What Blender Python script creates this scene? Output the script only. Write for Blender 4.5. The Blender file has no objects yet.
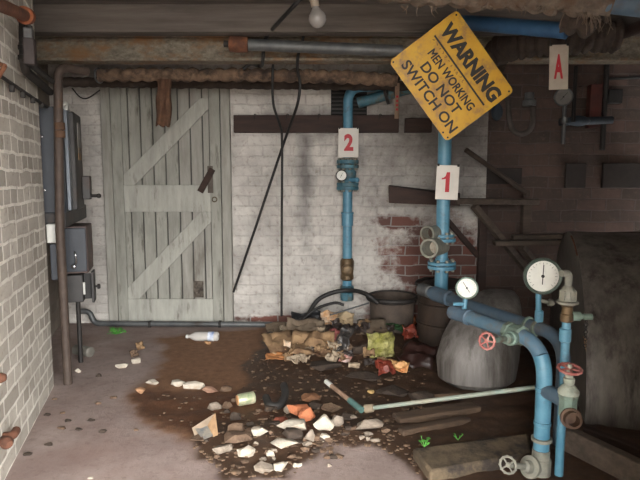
import bpy, bmesh, math, random
from mathutils import Vector, Matrix, noise
random.seed(7)
C = bpy.context.scene.collection
V = Vector
F = 560.0
PITCH = math.atan(63/560)
CAMZ = 1.17
CP, SP = math.cos(PITCH), math.sin(PITCH)
def ray(px, py):
    a, b = (px-320)/F, (240-py)/F
    return V((a, CP+b*SP, -SP+b*CP))
def P(px, py, Y):
    d = ray(px, py); return V((0, 0, CAMZ)) + d*(Y/d.y)
def hgt(x, y): return 0.0
def G(px, py, z=None):
    d = ray(px, py); zz = 0 if z is None else z
    for _ in range(4):
        p = V((0, 0, CAMZ)) + d*((zz-CAMZ)/d.z)
        if z is not None: break
        zz = hgt(p.x, p.y)
    return p
def srgb(c):
    return tuple(((x/255)/12.92 if x/255 <= .04045 else ((x/255+.055)/1.055)**2.4) for x in c)+(1,)

# ------------------------------------------------------------------ materials
def nn(nt, t, **kw):
    n = nt.nodes.new(t)
    for k, v in kw.items():
        if k in n.inputs.keys(): n.inputs[k].default_value = v
        else: setattr(n, k, v)
    return n
MC = {}
def M(name, c1, c2=None, scale=8, rough=.75, metal=0, bump=.3, c3=None, c3amt=.5, stretch=(1,1,1), detail=6, dist=.01, c3scale=None):
    if name in MC: return MC[name]
    m = bpy.data.materials.new(name); m.use_nodes = True; nt = m.node_tree; L = nt.links.new
    b = nt.nodes['Principled BSDF']; b.inputs['Roughness'].default_value = rough; b.inputs['Metallic'].default_value = metal
    tc = nn(nt, 'ShaderNodeTexCoord'); mp = nn(nt, 'ShaderNodeMapping'); mp.inputs['Scale'].default_value = stretch
    L(tc.outputs['Object'], mp.inputs['Vector'])
    n = nn(nt, 'ShaderNodeTexNoise', Scale=scale, Detail=detail, Roughness=.65); L(mp.outputs[0], n.inputs['Vector'])
    r = nn(nt, 'ShaderNodeValToRGB'); r.color_ramp.elements[0].position = .35; r.color_ramp.elements[1].position = .65
    r.color_ramp.elements[0].color = srgb(c1); r.color_ramp.elements[1].color = srgb(c2 or c1); L(n.outputs[0], r.inputs[0])
    out = r.outputs[0]
    if c3:
        n3 = nn(nt, 'ShaderNodeTexNoise', Scale=c3scale or scale*.45, Detail=8, Roughness=.7); L(mp.outputs[0], n3.inputs['Vector'])
        r3 = nn(nt, 'ShaderNodeValToRGB'); r3.color_ramp.elements[0].position = 1-c3amt-.08; r3.color_ramp.elements[1].position = 1-c3amt+.08
        L(n3.outputs[0], r3.inputs[0])
        mx = nn(nt, 'ShaderNodeMix', data_type='RGBA'); L(r3.outputs[0], mx.inputs[0]); L(out, mx.inputs[6]); mx.inputs[7].default_value = srgb(c3); out = mx.outputs[2]
    L(out, b.inputs['Base Color'])
    if bump:
        n2 = nn(nt, 'ShaderNodeTexNoise', Scale=scale*3, Detail=6, Roughness=.7); L(mp.outputs[0], n2.inputs['Vector'])
        bp = nn(nt, 'ShaderNodeBump', Strength=bump, Distance=dist); L(n2.outputs[0], bp.inputs['Height']); L(bp.outputs[0], b.inputs['Normal'])
    MC[name] = m; return m

def brick_mat(name, paintA, paintB, mortar, red1, red2, masks, paint_fade, rowh=.075, dirt=(90, 84, 78), dirtamt=.4, bump=.7, bw=.225, squash=.5, soot_shade=(), freq=2, msz=.006, mb_=-1):
    """painted brickwork; masks: (u, v, ru, rv) ellipses where the paint has gone"""
    m = bpy.data.materials.new(name); m.use_nodes = True; nt = m.node_tree; L = nt.links.new
    b = nt.nodes['Principled BSDF']; b.inputs['Roughness'].default_value = .85
    uv = nn(nt, 'ShaderNodeUVMap', uv_map='UVMap')
    nz = nn(nt, 'ShaderNodeTexNoise', Scale=6, Detail=3); L(uv.outputs[0], nz.inputs['Vector'])
    sub = nn(nt, 'ShaderNodeVectorMath', operation='SUBTRACT'); L(nz.outputs['Color'], sub.inputs[0]); sub.inputs[1].default_value = (.5,.5,.5)
    scl = nn(nt, 'ShaderNodeVectorMath', operation='SCALE'); L(sub.outputs[0], scl.inputs[0]); scl.inputs['Scale'].default_value = .034
    add = nn(nt, 'ShaderNodeVectorMath', operation='ADD'); L(uv.outputs[0], add.inputs[0]); L(scl.outputs[0], add.inputs[1])
    br = nn(nt, 'ShaderNodeTexBrick', offset=.5, squash=squash, squash_frequency=freq)
    for k, v in (('Scale', 1), ('Mortar Size', msz), ('Mortar Smooth', .4), ('Brick Width', bw), ('Row Height', rowh)): br.inputs[k].default_value = v
    br.inputs['Color1'].default_value = srgb(paintA); br.inputs['Color2'].default_value = srgb(paintB); br.inputs['Mortar'].default_value = srgb(mortar)
    L(add.outputs[0], br.inputs['Vector'])
    br2 = nn(nt, 'ShaderNodeTexBrick', offset=.5, squash=squash, squash_frequency=freq)
    for k, v in (('Scale', 1), ('Mortar Size', msz), ('Mortar Smooth', .4), ('Brick Width', bw), ('Row Height', rowh)): br2.inputs[k].default_value = v
    br2.inputs['Color1'].default_value = srgb(red1); br2.inputs['Color2'].default_value = srgb(red2); br2.inputs['Mortar'].default_value = srgb(tuple(int(x*.66+10) for x in mortar))
    L(add.outputs[0], br2.inputs['Vector'])
    # dirt over the paint
    nd = nn(nt, 'ShaderNodeTexNoise', Scale=3.2, Detail=9, Roughness=.72); L(uv.outputs[0], nd.inputs['Vector'])
    rd = nn(nt, 'ShaderNodeValToRGB'); rd.color_ramp.elements[0].position = .42; rd.color_ramp.elements[1].position = .66; L(nd.outputs[0], rd.inputs[0])
    md = nn(nt, 'ShaderNodeMath', operation='MULTIPLY'); L(rd.outputs[0], md.inputs[0]); md.inputs[1].default_value = dirtamt
    m1 = nn(nt, 'ShaderNodeMix', data_type='RGBA'); L(md.outputs[0], m1.inputs[0]); L(br.outputs['Color'], m1.inputs[6]); m1.inputs[7].default_value = srgb(dirt)
    # fine specks
    ns = nn(nt, 'ShaderNodeTexNoise', Scale=26, Detail=6, Roughness=.7); L(uv.outputs[0], ns.inputs['Vector'])
    rs = nn(nt, 'ShaderNodeValToRGB'); rs.color_ramp.elements[0].position = .54; rs.color_ramp.elements[1].position = .72; L(ns.outputs[0], rs.inputs[0])
    ms = nn(nt, 'ShaderNodeMath', operation='MULTIPLY'); L(rs.outputs[0], ms.inputs[0]); ms.inputs[1].default_value = .6
    m2 = nn(nt, 'ShaderNodeMix', data_type='RGBA'); L(ms.outputs[0], m2.inputs[0]); L(m1.outputs[2], m2.inputs[6]); m2.inputs[7].default_value = srgb((112, 92, 80))
    # bare-brick masks
    sep = nn(nt, 'ShaderNodeSeparateXYZ'); L(uv.outputs[0], sep.inputs[0])
    def ell(masks):
      acc = None
      for (u, v, ru, rv) in masks:
          du = nn(nt, 'ShaderNodeMath', operation='MULTIPLY_ADD'); L(sep.outputs[0], du.inputs[0]); du.inputs[1].default_value = 1/ru; du.inputs[2].default_value = -u/ru
          dv = nn(nt, 'ShaderNodeMath', operation='MULTIPLY_ADD'); L(sep.outputs[1], dv.inputs[0]); dv.inputs[1].default_value = 1/rv; dv.inputs[2].default_value = -v/rv
          cb = nn(nt, 'ShaderNodeCombineXYZ'); L(du.outputs[0], cb.inputs[0]); L(dv.outputs[0], cb.inputs[1])
          ln = nn(nt, 'ShaderNodeVectorMath', operation='LENGTH'); L(cb.outputs[0], ln.inputs[0])
          inv = nn(nt, 'ShaderNodeMath', operation='SUBTRACT'); inv.inputs[0].default_value = 1.5; L(ln.outputs['Value'], inv.inputs[1])
          if acc is None: acc = inv.outputs[0]
          else:
              mm = nn(nt, 'ShaderNodeMath', operation='MAXIMUM'); L(acc, mm.inputs[0]); L(inv.outputs[0], mm.inputs[1]); acc = mm.outputs[0]
      return acc
    acc = ell(masks)
    nm = nn(nt, 'ShaderNodeTexNoise', Scale=7, Detail=8, Roughness=.7); L(uv.outputs[0], nm.inputs['Vector'])
    out = m2.outputs[2]
    sa = ell(soot_shade)  # soot streak and painted shade share one grey tint
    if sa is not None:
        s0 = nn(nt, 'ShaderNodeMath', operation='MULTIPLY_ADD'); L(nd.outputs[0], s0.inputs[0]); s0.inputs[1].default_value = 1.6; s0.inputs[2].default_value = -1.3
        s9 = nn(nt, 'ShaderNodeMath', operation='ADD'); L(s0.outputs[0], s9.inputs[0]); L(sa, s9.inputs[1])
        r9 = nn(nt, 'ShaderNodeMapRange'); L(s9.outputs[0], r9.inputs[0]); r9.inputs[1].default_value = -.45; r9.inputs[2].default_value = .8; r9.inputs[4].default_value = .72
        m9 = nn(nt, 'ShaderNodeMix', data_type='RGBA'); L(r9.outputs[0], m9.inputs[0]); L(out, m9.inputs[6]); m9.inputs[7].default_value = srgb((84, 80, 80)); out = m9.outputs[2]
    s1 = nn(nt, 'ShaderNodeMath', operation='MULTIPLY_ADD'); L(nm.outputs[0], s1.inputs[0]); s1.inputs[1].default_value = 2.2; s1.inputs[2].default_value = -1.1+paint_fade
    if acc is not None:
        s2 = nn(nt, 'ShaderNodeMath', operation='ADD'); L(s1.outputs[0], s2.inputs[0]); L(acc, s2.inputs[1]); fac = s2.outputs[0]
    else: fac = s1.outputs[0]
    rf = nn(nt, 'ShaderNodeValToRGB'); rf.color_ramp.elements[0].position = .3; rf.color_ramp.elements[1].position = .75; L(fac, rf.inputs[0])
    m3 = nn(nt, 'ShaderNodeMix', data_type='RGBA'); L(rf.outputs[0], m3.inputs[0]); L(out, m3.inputs[6]); L(br2.outputs['Color'], m3.inputs[7])
    L(m3.outputs[2], b.inputs['Base Color'])
    hm = nn(nt, 'ShaderNodeMath', operation='MULTIPLY_ADD'); L(br.outputs['Fac'], hm.inputs[0]); hm.inputs[1].default_value = mb_; L(ns.outputs[0], hm.inputs[2])
    bp = nn(nt, 'ShaderNodeBump', Strength=bump, Distance=.008); L(hm.outputs[0], bp.inputs['Height']); L(bp.outputs[0], b.inputs['Normal'])
    return m

BLUE = M('blue_paint', (72, 122, 146), (92, 140, 162), 9, .42, 0, .15, (74, 92, 100), .36, c3scale=11)
BLUEDK = M('aged_blue_paint', (66, 88, 106), (86, 102, 116), 9, .5, 0, .25, (84, 86, 88), .42, c3scale=8)
BLUEMID = M('dusty_blue_paint', (82, 112, 132), (98, 124, 142), 9, .5, 0, .2, (100, 104, 106), .44, c3scale=9)
TEAL = M('blue_grimy_casting', (52, 92, 108), (70, 116, 130), 14, .5, 0, .4, (92, 84, 66), .42, c3scale=16)
GREYCAST = M('weathered_grey_casting', (140, 138, 126), (112, 112, 104), 18, .6, .1, .35, (110, 84, 62), .36)
GREENCAST = M('verdigris_casting', (124, 146, 136), (96, 110, 98), 18, .6, .1, .35, (92, 72, 56), .4)
BRASS = M('tarnished_brass', (112, 92, 66), (84, 70, 54), 20, .5, .5, .3)
REDWHEEL = M('faded_red_paint', (172, 104, 98), (132, 72, 66), 20, .6, 0, .3, (190, 165, 155), .38)
RUST = M('orange_rust', (108, 68, 48), (78, 50, 38), 16, .85, 0, .4, (140, 92, 60), .4)
BROWNPIPE = M('brown_rusted_pipe', (84, 72, 64), (66, 54, 48), 12, .65, .2, .25, (110, 84, 60), .35)
BLACK = M('black_rubber', (26, 25, 25), (36, 34, 33), 12, .6, 0, .15)
BLACKIRON = M('black_iron', (38, 36, 36), (54, 50, 47), 14, .6, .3, .3)
GREYPIPE = M('grey_galvanised', (104, 106, 106), (80, 82, 84), 9, .5, .35, .2, (70, 58, 48), .35)
SWITCH = M('grey_blue_enamel', (48, 52, 60), (55, 60, 67), 8, .45, .1, .1, (78, 70, 66), .33)
SWITCHDK = M('dark_grey_enamel', (64, 62, 61), (52, 50, 50), 8, .55, .1, .15, (82, 64, 54), .36)
RUSTGREY = M('rusty_grey_enamel', (100, 84, 80), (74, 62, 60), 12, .6, .1, .25, (108, 70, 52), .38)
WHITEP = M('white_plastic', (206, 206, 200), (188, 188, 182), 12, .5, 0, .1)
CHROME = M('bright_metal', (190, 192, 195), (160, 160, 164), 10, .25, .9, 0)
DOORW = M('weathered_grey_paint', (160, 159, 150), (136, 135, 127), 7, .8, 0, .4, (98, 93, 85), .38, (2.2, 2.2, .45), c3scale=9)
DOORW2 = M('weathered_pale_paint', (178, 177, 168), (152, 151, 143), 7, .8, 0, .4, (106, 101, 93), .36, (2.2, 2.2, .45), c3scale=9)
FRAMEW = M('grey_frame_paint', (164, 162, 154), (138, 135, 127), 7, .8, 0, .4, (100, 92, 82), .36, (2.5, 2.5, .4))
DARKWOOD = M('dark_stained_timber', (66, 48, 42), (50, 38, 34), 8, .8, 0, .4, None, .5, (.5, 3, 3))
GREYWOOD = M('grey_old_timber', (96, 84, 74), (70, 60, 53), 8, .85, 0, .5, None, .5, (.5, 3, 3))
CEILW = M('sooty_ceiling_boards', (104, 96, 90), (80, 73, 68), 5, .9, 0, .5, (60, 54, 52), .38, (.3, 4, 4))
STEEL = M('rusted_painted_beam', (138, 130, 116), (96, 88, 76), 40, .8, .1, .5, (128, 94, 60), .44, (.8, 1, 1.3), c3scale=6)
LAG = M('brown_rope_lagging', (128, 104, 84), (88, 70, 57), 22, .95, 0, .8, (58, 47, 41), .45)
LAGPALE = M('pale_ragged_lagging', (118, 104, 91), (84, 74, 66), 16, .95, 0, .7, (92, 70, 54), .42)
LAGDK = M('dark_lagging', (72, 60, 52), (52, 44, 40), 18, .95, 0, .7)
GUARD = M('dull_grey_sheet', (126, 120, 114), (96, 91, 86), 6, .5, .35, .2, (62, 56, 52), .42, (3, 3, .5))
BARREL = M('streaked_grey_barrel', (128, 124, 121), (100, 96, 92), 6, .55, .15, .3, (74, 68, 63), .44, (4, 4, .45))
DRUM = M('brown_black_drum', (66, 52, 42), (46, 38, 33), 8, .7, .1, .4, (84, 48, 28), .4, (1, 1, .7))
DIALW = M('white_dial_card', (224, 224, 216), (212, 212, 204), 14, .5, 0, 0)
INK = M('black_ink', (28, 26, 24), (34, 32, 30), 10, .6, 0, 0)
INKFADE = M('faded_ink', (112, 88, 40), (90, 70, 36), 20, .7, 0, 0)
REDINK = M('red_ink', (178, 38, 48), (164, 34, 44), 10, .6, 0, 0)
YELLOW = M('worn_yellow_enamel', (196, 154, 38), (178, 132, 32), 6, .5, 0, .08, (138, 106, 66), .43, c3scale=11)
SIGNW = M('white_sign_card', (208, 203, 195), (196, 190, 182), 9, .55, 0, .05)
TAGW = M('stained_beige_card', (170, 160, 146), (152, 140, 126), 9, .6, 0, .05, (150, 130, 112), .35)
SOILC = M('dark_crumb', (58, 44, 34), (40, 30, 24), 30, .9, 0, .5)
ST_W = M('white_plaster_chunk', (192, 184, 170), (170, 158, 142), 16, .85, 0, .6, (150, 128, 106), .38)
ST_G = M('grey_stone_chunk', (150, 138, 124), (118, 106, 94), 18, .9, 0, .6, (96, 82, 70), .4)
ST_B = M('brown_stone_chunk', (112, 90, 72), (84, 66, 52), 18, .9, 0, .6, (140, 118, 96), .36)
ST_O = M('orange_brick_chunk', (196, 122, 84), (168, 98, 66), 18, .9, 0, .5)
ST_D = M('dark_stone_chunk', (70, 58, 48), (52, 42, 36), 18, .85, 0, .6)
CARD = M('brown_cardboard', (150, 122, 90), (112, 86, 62), 9, .9, 0, .3, (84, 60, 42), .45)
CARDG = M('grey_soggy_card', (132, 116, 98), (96, 82, 68), 8, .9, 0, .4, (90, 72, 56), .4)
GREENPK = M('yellow_green_foil', (146, 146, 66), (188, 180, 132), 13, .35, .1, .5, (96, 92, 44), .45, c3scale=18)
REDFOIL = M('red_plastic_scrap', (136, 60, 44), (88, 38, 30), 12, .4, 0, .4, (206, 160, 120), .34)
LEAF = M('green_leaf', (78, 150, 60), (104, 176, 80), 12, .6, 0, .1)
CLEARP = M('cloudy_plastic', (176, 172, 166), (196, 192, 186), 8, .2, 0, .1)
BLUELAB = M('blue_label', (60, 96, 160), (220, 226, 232), 16, .4, 0, 0)
CANM = M('green_printed_can', (206, 196, 168), (70, 120, 76), 9, .35, .2, .1, stretch=(1, 1, 1))
PALEGR = M('pale_green_pipe', (126, 144, 136), (150, 146, 130), 7, .55, 0, .2, (118, 108, 92), .38)
KERB = M('sandy_stone', (108, 93, 72), (80, 68, 54), 8, .9, 0, .6, (46, 39, 34), .5, c3scale=6)
BULB = M('dusty_bulb_glass', (150, 145, 142), (132, 128, 125), 8, .15, 0, 0)
SACK = M('sacking_rag', (110, 80, 60), (84, 60, 46), 20, .95, 0, .7)

# ------------------------------------------------------------------ mesh builder
BASE = {}
def tag(o, label=None, cat=None, group=None, kind=None):
    if label: o['label'] = label
    if cat: o['category'] = cat
    if group: o['group'] = group
    if kind: o['kind'] = kind
    return o
def thing(name, loc, label, cat, group=None):
    o = bpy.data.objects.new(name, None); C.objects.link(o); o.location = loc; o.empty_display_size = .1
    BASE[o] = V(loc); return tag(o, label, cat, group)
def spl(pts, n=8):
    pts = [V(p) for p in pts]
    if len(pts) < 3: return pts
    q = [pts[0]*2-pts[1]]+pts+[pts[-1]*2-pts[-2]]; out = []
    for i in range(1, len(q)-2):
        for k in range(n):
            t = k/n; a, b, c, d = q[i-1:i+3]
            out.append(.5*((2*b)+(c-a)*t+(2*a-5*b+4*c-d)*t*t+(3*b-a-3*c+d)*t**3))
    out.append(pts[-1]); return out
def bend(pts, r=.08, n=6):
    """polyline with rounded corners"""
    pts = [V(p) for p in pts]; out = [pts[0]]
    for i in range(1, len(pts)-1):
        a, b, c = pts[i-1:i+2]; u = (a-b); w = (c-b); rr = min(r, u.length*.49, w.length*.49)
        s, e = b+u.normalized()*rr, b+w.normalized()*rr
        for k in range(n+1):
            t = k/n; out.append(s*(1-t)**2+b*2*t*(1-t)+e*t*t)
    out.append(pts[-1]); return out
class MB:
    def __init__(s): s.bm = bmesh.new()
    def hexa(s, p):        # 8 points: bottom 4 ccw, top 4
        v = [s.bm.verts.new(q) for q in p]
        for f in ((3,2,1,0),(4,5,6,7),(0,1,5,4),(1,2,6,5),(2,3,7,6),(3,0,4,7)): s.bm.faces.new([v[i] for i in f])
        return s
    def box(s, c, size, ax=None):
        c = V(c); X, Y, Z = ax or (V((1,0,0)), V((0,1,0)), V((0,0,1))); h = [d/2 for d in size]
        return s.hexa([c+X*a*h[0]+Y*b*h[1]+Z*d*h[2] for d in (-1,1) for a, b in ((-1,-1),(1,-1),(1,1),(-1,1))])
    def beam(s, a, b, w, h, up=(0,0,1)):
        a, b = V(a), V(b); X = (b-a).normalized(); Y = V(up).cross(X).normalized(); Z = X.cross(Y)
        return s.box((a+b)/2, ((b-a).length, w, h), (X, Y, Z))
    def tube(s, pts, r, seg=14, cap=True):
        pts = [V(p) for p in pts]; rings = []; N = None; n = len(pts)
        for i, p in enumerate(pts):
            T = (pts[min(i+1, n-1)]-pts[max(i-1, 0)]).normalized()
            if N is None: N = T.orthogonal().normalized()
            N = (N-T*N.dot(T)).normalized(); B = T.cross(N); ring = []
            for k in range(seg):
                a = 2*math.pi*k/seg; rr = r(i/(n-1), a) if callable(r) else r
                ring.append(s.bm.verts.new(p+(N*math.cos(a)+B*math.sin(a))*rr))
            rings.append(ring)
        for i in range(n-1):
            for k in range(seg): s.bm.faces.new((rings[i][k], rings[i][(k+1)%seg], rings[i+1][(k+1)%seg], rings[i+1][k]))
        if cap: s.bm.faces.new(rings[0][::-1]); s.bm.faces.new(rings[-1])
        return s
    def lathe(s, o, ax, prof, seg=24, closed=False):   # prof: (dist along axis, radius)
        o = V(o); A = V(ax).normalized(); N = A.orthogonal().normalized(); B = A.cross(N); rings = []
        for d, r in prof:
            rings.append([s.bm.verts.new(o+A*d+(N*math.cos(2*math.pi*k/seg)+B*math.sin(2*math.pi*k/seg))*max(r, 1e-4)) for k in range(seg)])
        for i in range(len(rings)-1):
            for k in range(seg): s.bm.faces.new((rings[i][k], rings[i][(k+1)%seg], rings[i+1][(k+1)%seg], rings[i+1][k]))
        if closed:
            for k in range(seg): s.bm.faces.new((rings[-1][k], rings[-1][(k+1)%seg], rings[0][(k+1)%seg], rings[0][k]))
        else: s.bm.faces.new(rings[0][::-1]); s.bm.faces.new(rings[-1])
        return s
    def torus(s, o, ax, R, r, seg=28, sub=8):
        return s.lathe(o, ax, [(r*math.sin(2*math.pi*k/sub), R+r*math.cos(2*math.pi*k/sub)) for k in range(sub)], seg, True)
    def sph(s, c, r, sc=(1,1,1), sub=2):
        q = bmesh.ops.create_icosphere(s.bm, subdivisions=sub, radius=r)
        for v in q['verts']: v.co = V((v.co.x*sc[0], v.co.y*sc[1], v.co.z*sc[2]))+V(c)
        return s
    def hexnut(s, o, ax, r, h): return s.lathe(o, ax, [(0, r*.9), (h*.1, r), (h*.9, r), (h, r*.9)], 6)
    def build(s, name, mat, parent=None, label=None, cat=None, group=None, kind=None, smooth=True, bevel=0, origin=None):
        bmesh.ops.recalc_face_normals(s.bm, faces=s.bm.faces)
        me = bpy.data.meshes.new(name)
        if parent is not None: base = BASE[parent]
        elif origin is not None: base = V(origin)
        else:
            co = [v.co for v in s.bm.verts]
            base = V(((min(c.x for c in co)+max(c.x for c in co))/2, (min(c.y for c in co)+max(c.y for c in co))/2, min(c.z for c in co)))
        for v in s.bm.verts: v.co -= base
        s.bm.to_mesh(me); s.bm.free()
        if mat: me.materials.append(mat)
        o = bpy.data.objects.new(name, me); C.objects.link(o)
        if parent is None: o.location = base
        else: o.parent = parent
        BASE[o] = base
        if smooth:
            me.polygons.foreach_set('use_smooth', [True]*len(me.polygons)); me.set_sharp_from_angle(angle=math.radians(38))
        if bevel:
            md = o.modifiers.new('bevel', 'BEVEL'); md.width = bevel; md.segments = 2; md.limit_method = 'ANGLE'
        return tag(o, label, cat, group, kind)
def split(mb, name, mat, parent, **kw):
    """every separate piece of the builder becomes a part of its own"""
    bm = mb.bm; seen = set(); out = []
    for v0 in list(bm.verts):
        if v0 in seen: continue
        st, isl = [v0], []; seen.add(v0)
        while st:
            v = st.pop(); isl.append(v)
            for e in v.link_edges:
                o = e.other_vert(v)
                if o not in seen: seen.add(o); st.append(o)
        m2 = MB(); mp = {v: m2.bm.verts.new(v.co) for v in isl}
        for f in {f for v in isl for f in v.link_faces}: m2.bm.faces.new([mp[v] for v in f.verts])
        out.append(m2.build(name, mat, parent, **kw))
    bm.free(); return out
def pxbox(mb, x0, y0, x1, y1, Y, dep, ym=None):
    """upright box whose front face at world depth Y spans the given picture rectangle, going back by dep"""
    ym = ym or (y0+y1)/2; a, b = P(x0, ym, Y), P(x1, ym, Y); zt, zb = P(x0, y0, Y).z, P(x0, y1, Y).z
    return mb.box(((a.x+b.x)/2, Y+dep/2, (zt+zb)/2), (abs(b.x-a.x), dep, zt-zb))
def text_mesh(mb, body, o, R, U, w, h, bold=0, depth=.0006):
    """letters fitted to w x h, origin lower-left, R/U unit right and up; slightly raised solid letters"""
    cu = bpy.data.curves.new('t', 'FONT'); cu.body = body; cu.offset = bold; cu.resolution_u = 4
    ob = bpy.data.objects.new('t', cu); C.objects.link(ob); bpy.context.view_layer.update()
    me = bpy.data.meshes.new_from_object(ob.evaluated_get(bpy.context.evaluated_depsgraph_get()))
    xs = [v.co.x for v in me.vertices]; ys = [v.co.y for v in me.vertices]
    x0, x1, y0, y1 = min(xs), max(xs), min(ys), max(ys); o, R, U = V(o), V(R), V(U); N = R.cross(U)
    vv = [mb.bm.verts.new(o+R*((v.co.x-x0)/(x1-x0)*w)+U*((v.co.y-y0)/(y1-y0)*h)+N*depth) for v in me.vertices]
    for p in me.polygons:
        try: mb.bm.faces.new([vv[i] for i in p.vertices])
        except ValueError: pass
    bpy.data.objects.remove(ob); bpy.data.curves.remove(cu); bpy.data.meshes.remove(me)
    return mb

# ------------------------------------------------------------------ the room
YB = 4.41
WDIR = V((-155/560/math.hypot(1, 155/560), 1/math.hypot(1, 155/560), 0))     # the way the left wall runs
WNRM = V((WDIR.y, -WDIR.x, 0))                                                # out of that wall, into the room
WE = G(54, 386); WS = WE-WDIR*(WE.y-.55)/WDIR.y
def wall_quad(name, a, b, th, z0, z1, mat, u0=0, kind='structure'):
    """upright slab from a to b, the face on the room side; th points behind; UV in metres"""
    a, b, th = V(a), V(b), V(th); bm = bmesh.new()
    p = [V((q.x, q.y, z)) for z in (z0, z1) for q in (a, b, b+th, a+th)]
    v = [bm.verts.new(q) for q in p]; L = (b-a).length
    uvl = bm.loops.layers.uv.new('UVMap')
    for f in ((0,1,5,4),(1,2,6,5),(2,3,7,6),(3,0,4,7),(3,2,1,0),(4,5,6,7)):
        fc = bm.faces.new([v[i] for i in f])
        for lp in fc.loops:
            q = lp.vert.co; d = (q-a); lp[uvl].uv = (u0+d.dot((b-a).normalized())+d.dot(th.normalized()), q.z)
    bmesh.ops.recalc_face_normals(bm, faces=bm.faces)
    me = bpy.data.meshes.new(name); bm.to_mesh(me); bm.free(); me.materials.append(mat)
    o = bpy.data.objects.new(name, me); C.objects.link(o); o['kind'] = kind; BASE[o] = V((0,0,0)); return o
CEIL = 2.17
LB = brick_mat('painted_brick_cream', (206, 200, 188), (166, 159, 148), (240, 236, 226), (150, 96, 78), (128, 84, 70), [], -.30, dirt=(144, 136, 124), dirtamt=.5, bump=1.0, bw=.116, squash=2.0, freq=3, msz=.009, mb_=-.45)
xr = P(484, 250, YB).x
xl = P(80, 326, YB).x
def bu(px, py): q = P(px, py, YB); return q.x, q.z
mk = [bu(440, 262)+(.46, .34), bu(425, 320)+(.55, .2), bu(290, 319)+(.5, .03), bu(395, 222)+(.2, .06)]
soot_shade = [bu(455, 130)+(.75, .62), bu(305, 175)+(.07, .55), bu(330, 120)+(.5, .12)]  # middle one a soot streak; others mostly shade painted into the upper wall
BB = brick_mat('painted_brick_white', (210, 205, 198), (196, 191, 185), (196, 190, 184), (118, 76, 66), (84, 62, 57), mk, -.06, soot_shade=soot_shade, dirt=(128, 122, 118), dirtamt=.6, bump=.6, rowh=.0785, squash=1)
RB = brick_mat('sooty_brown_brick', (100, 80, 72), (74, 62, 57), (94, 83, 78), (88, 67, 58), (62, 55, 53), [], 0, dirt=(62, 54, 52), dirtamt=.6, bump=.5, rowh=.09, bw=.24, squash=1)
wall_quad('wall_left', WS, WE, WNRM*-.25, -.05, CEIL, LB)
RECE = .2
r0 = WE-WNRM*RECE; 
tt = (YB-r0.y)/WDIR.y
wall_quad('wall_recess', r0-WDIR*.05, r0+WDIR*(tt+.05), WNRM*-.2, -.05, CEIL, brick_mat('painted_brick_grime', (128, 118, 106), (104, 94, 84), (120, 112, 102), (96, 70, 58), (84, 62, 52), [], -.2, bump=.6), .7)
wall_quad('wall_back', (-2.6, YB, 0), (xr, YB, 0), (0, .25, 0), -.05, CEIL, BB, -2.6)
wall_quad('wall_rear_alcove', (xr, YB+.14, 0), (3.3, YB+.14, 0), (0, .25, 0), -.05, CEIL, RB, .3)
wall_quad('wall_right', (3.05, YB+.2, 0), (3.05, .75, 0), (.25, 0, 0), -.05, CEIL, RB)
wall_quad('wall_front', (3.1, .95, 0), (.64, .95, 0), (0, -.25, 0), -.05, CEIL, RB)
wall_quad('wall_added_shade', (-.72, -1.9, 0), (-.72, .5, 0), (-.25, 0, 0), -.05, 2.7, LB)  # unseen wall added outside to keep daylight off the right side
# ceiling: slab and boards running across
cb = MB(); cb.box((.6, 1.65, CEIL+.1), (7, 6.5, .2)); cb.build('ceiling', CEILW, kind='structure', origin=(0,0,0))  # slab carried out past the opening, unseen, to shade the upper room
k = 0; y = .5
while y < 3.45:
    w = .17+random.random()*.06
    MB().box((.55, y+w/2, CEIL-.012), (6.6, w-.012, .02)).build(f'trim_{k+10}', CEILW, kind='structure', bevel=.003); y += w; k += 1
z1, z2 = P(320, 23, 3.32).z, P(320, 32, 3.32).z
MB().box((.55, 3.37, (CEIL+z2)/2), (6.6, .1, CEIL-z2)).build('trim_1', CEILW, kind='structure', bevel=.006)
# rusted steel beam under the ceiling
zt, zb = P(200, 34.5, 3.55).z, P(200, 60.5, 3.55).z
xL = P(31, 48, 3.55).x
bmh = MB(); bmh.box(((xL+2.7)/2, 3.61, (zt+zb)/2), (2.7-xL, .03, zt-zb)); bmh.box(((xL+2.7)/2, 3.61, zb+.009), (2.7-xL, .12, .018)); bmh.box(((xL+2.7)/2, 3.61, zt-.006), (2.7-xL, .13, .012))
bmh.box(((xL+2.7)/2, 3.583, (zt+zb)/2), (2.7-xL, .02, zt-zb-.03))
bmh.build('trim_2', STEEL, kind='structure', bevel=.003)
MB().box((.55, 3.62, (CEIL+zt)/2+.001), (6.5, .2, CEIL-zt-.002)).build('trim_3', CEILW, kind='structure')
MB().box((.55, 4.1, CEIL-.07), (6.5, .22, .14)).build('trim_4', LAGDK, kind='structure', bevel=.006)

# floor with mound and stains
def poly_d(p, poly):
    """signed distance to polygon, inside positive"""
    x, y = p; ins = False; d = 1e9; n = len(poly)
    for i in range(n):
        x1, y1 = poly[i]; x2, y2 = poly[(i+1)%n]
        if (y1 > y) != (y2 > y) and x < (x2-x1)*(y-y1)/(y2-y1)+x1: ins = not ins
        dx, dy = x2-x1, y2-y1; t = max(0, min(1, ((x-x1)*dx+(y-y1)*dy)/(dx*dx+dy*dy+1e-12)))
        d = min(d, math.hypot(x-x1-t*dx, y-y1-t*dy))
    return d if ins else -d
SOIL = [tuple(G(*q, z=0)[:2]) for q in ((236,366),(258,350),(266,328),(420,320),(560,340),(700,400),(760,520),(470,520),(424,480),(382,452),(345,446),(320,454),(290,480),(222,480),(190,448),(190,430),(160,422),(136,408),(150,392),(190,390),(236,392),(250,380))]
WET = [tuple(G(*q, z=0)[:2]) for q in ((118,400),(150,375),(160,350),(150,338),(210,331),(268,326),(300,335),(330,380),(320,440),(225,470),(185,445),(140,425))]
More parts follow.
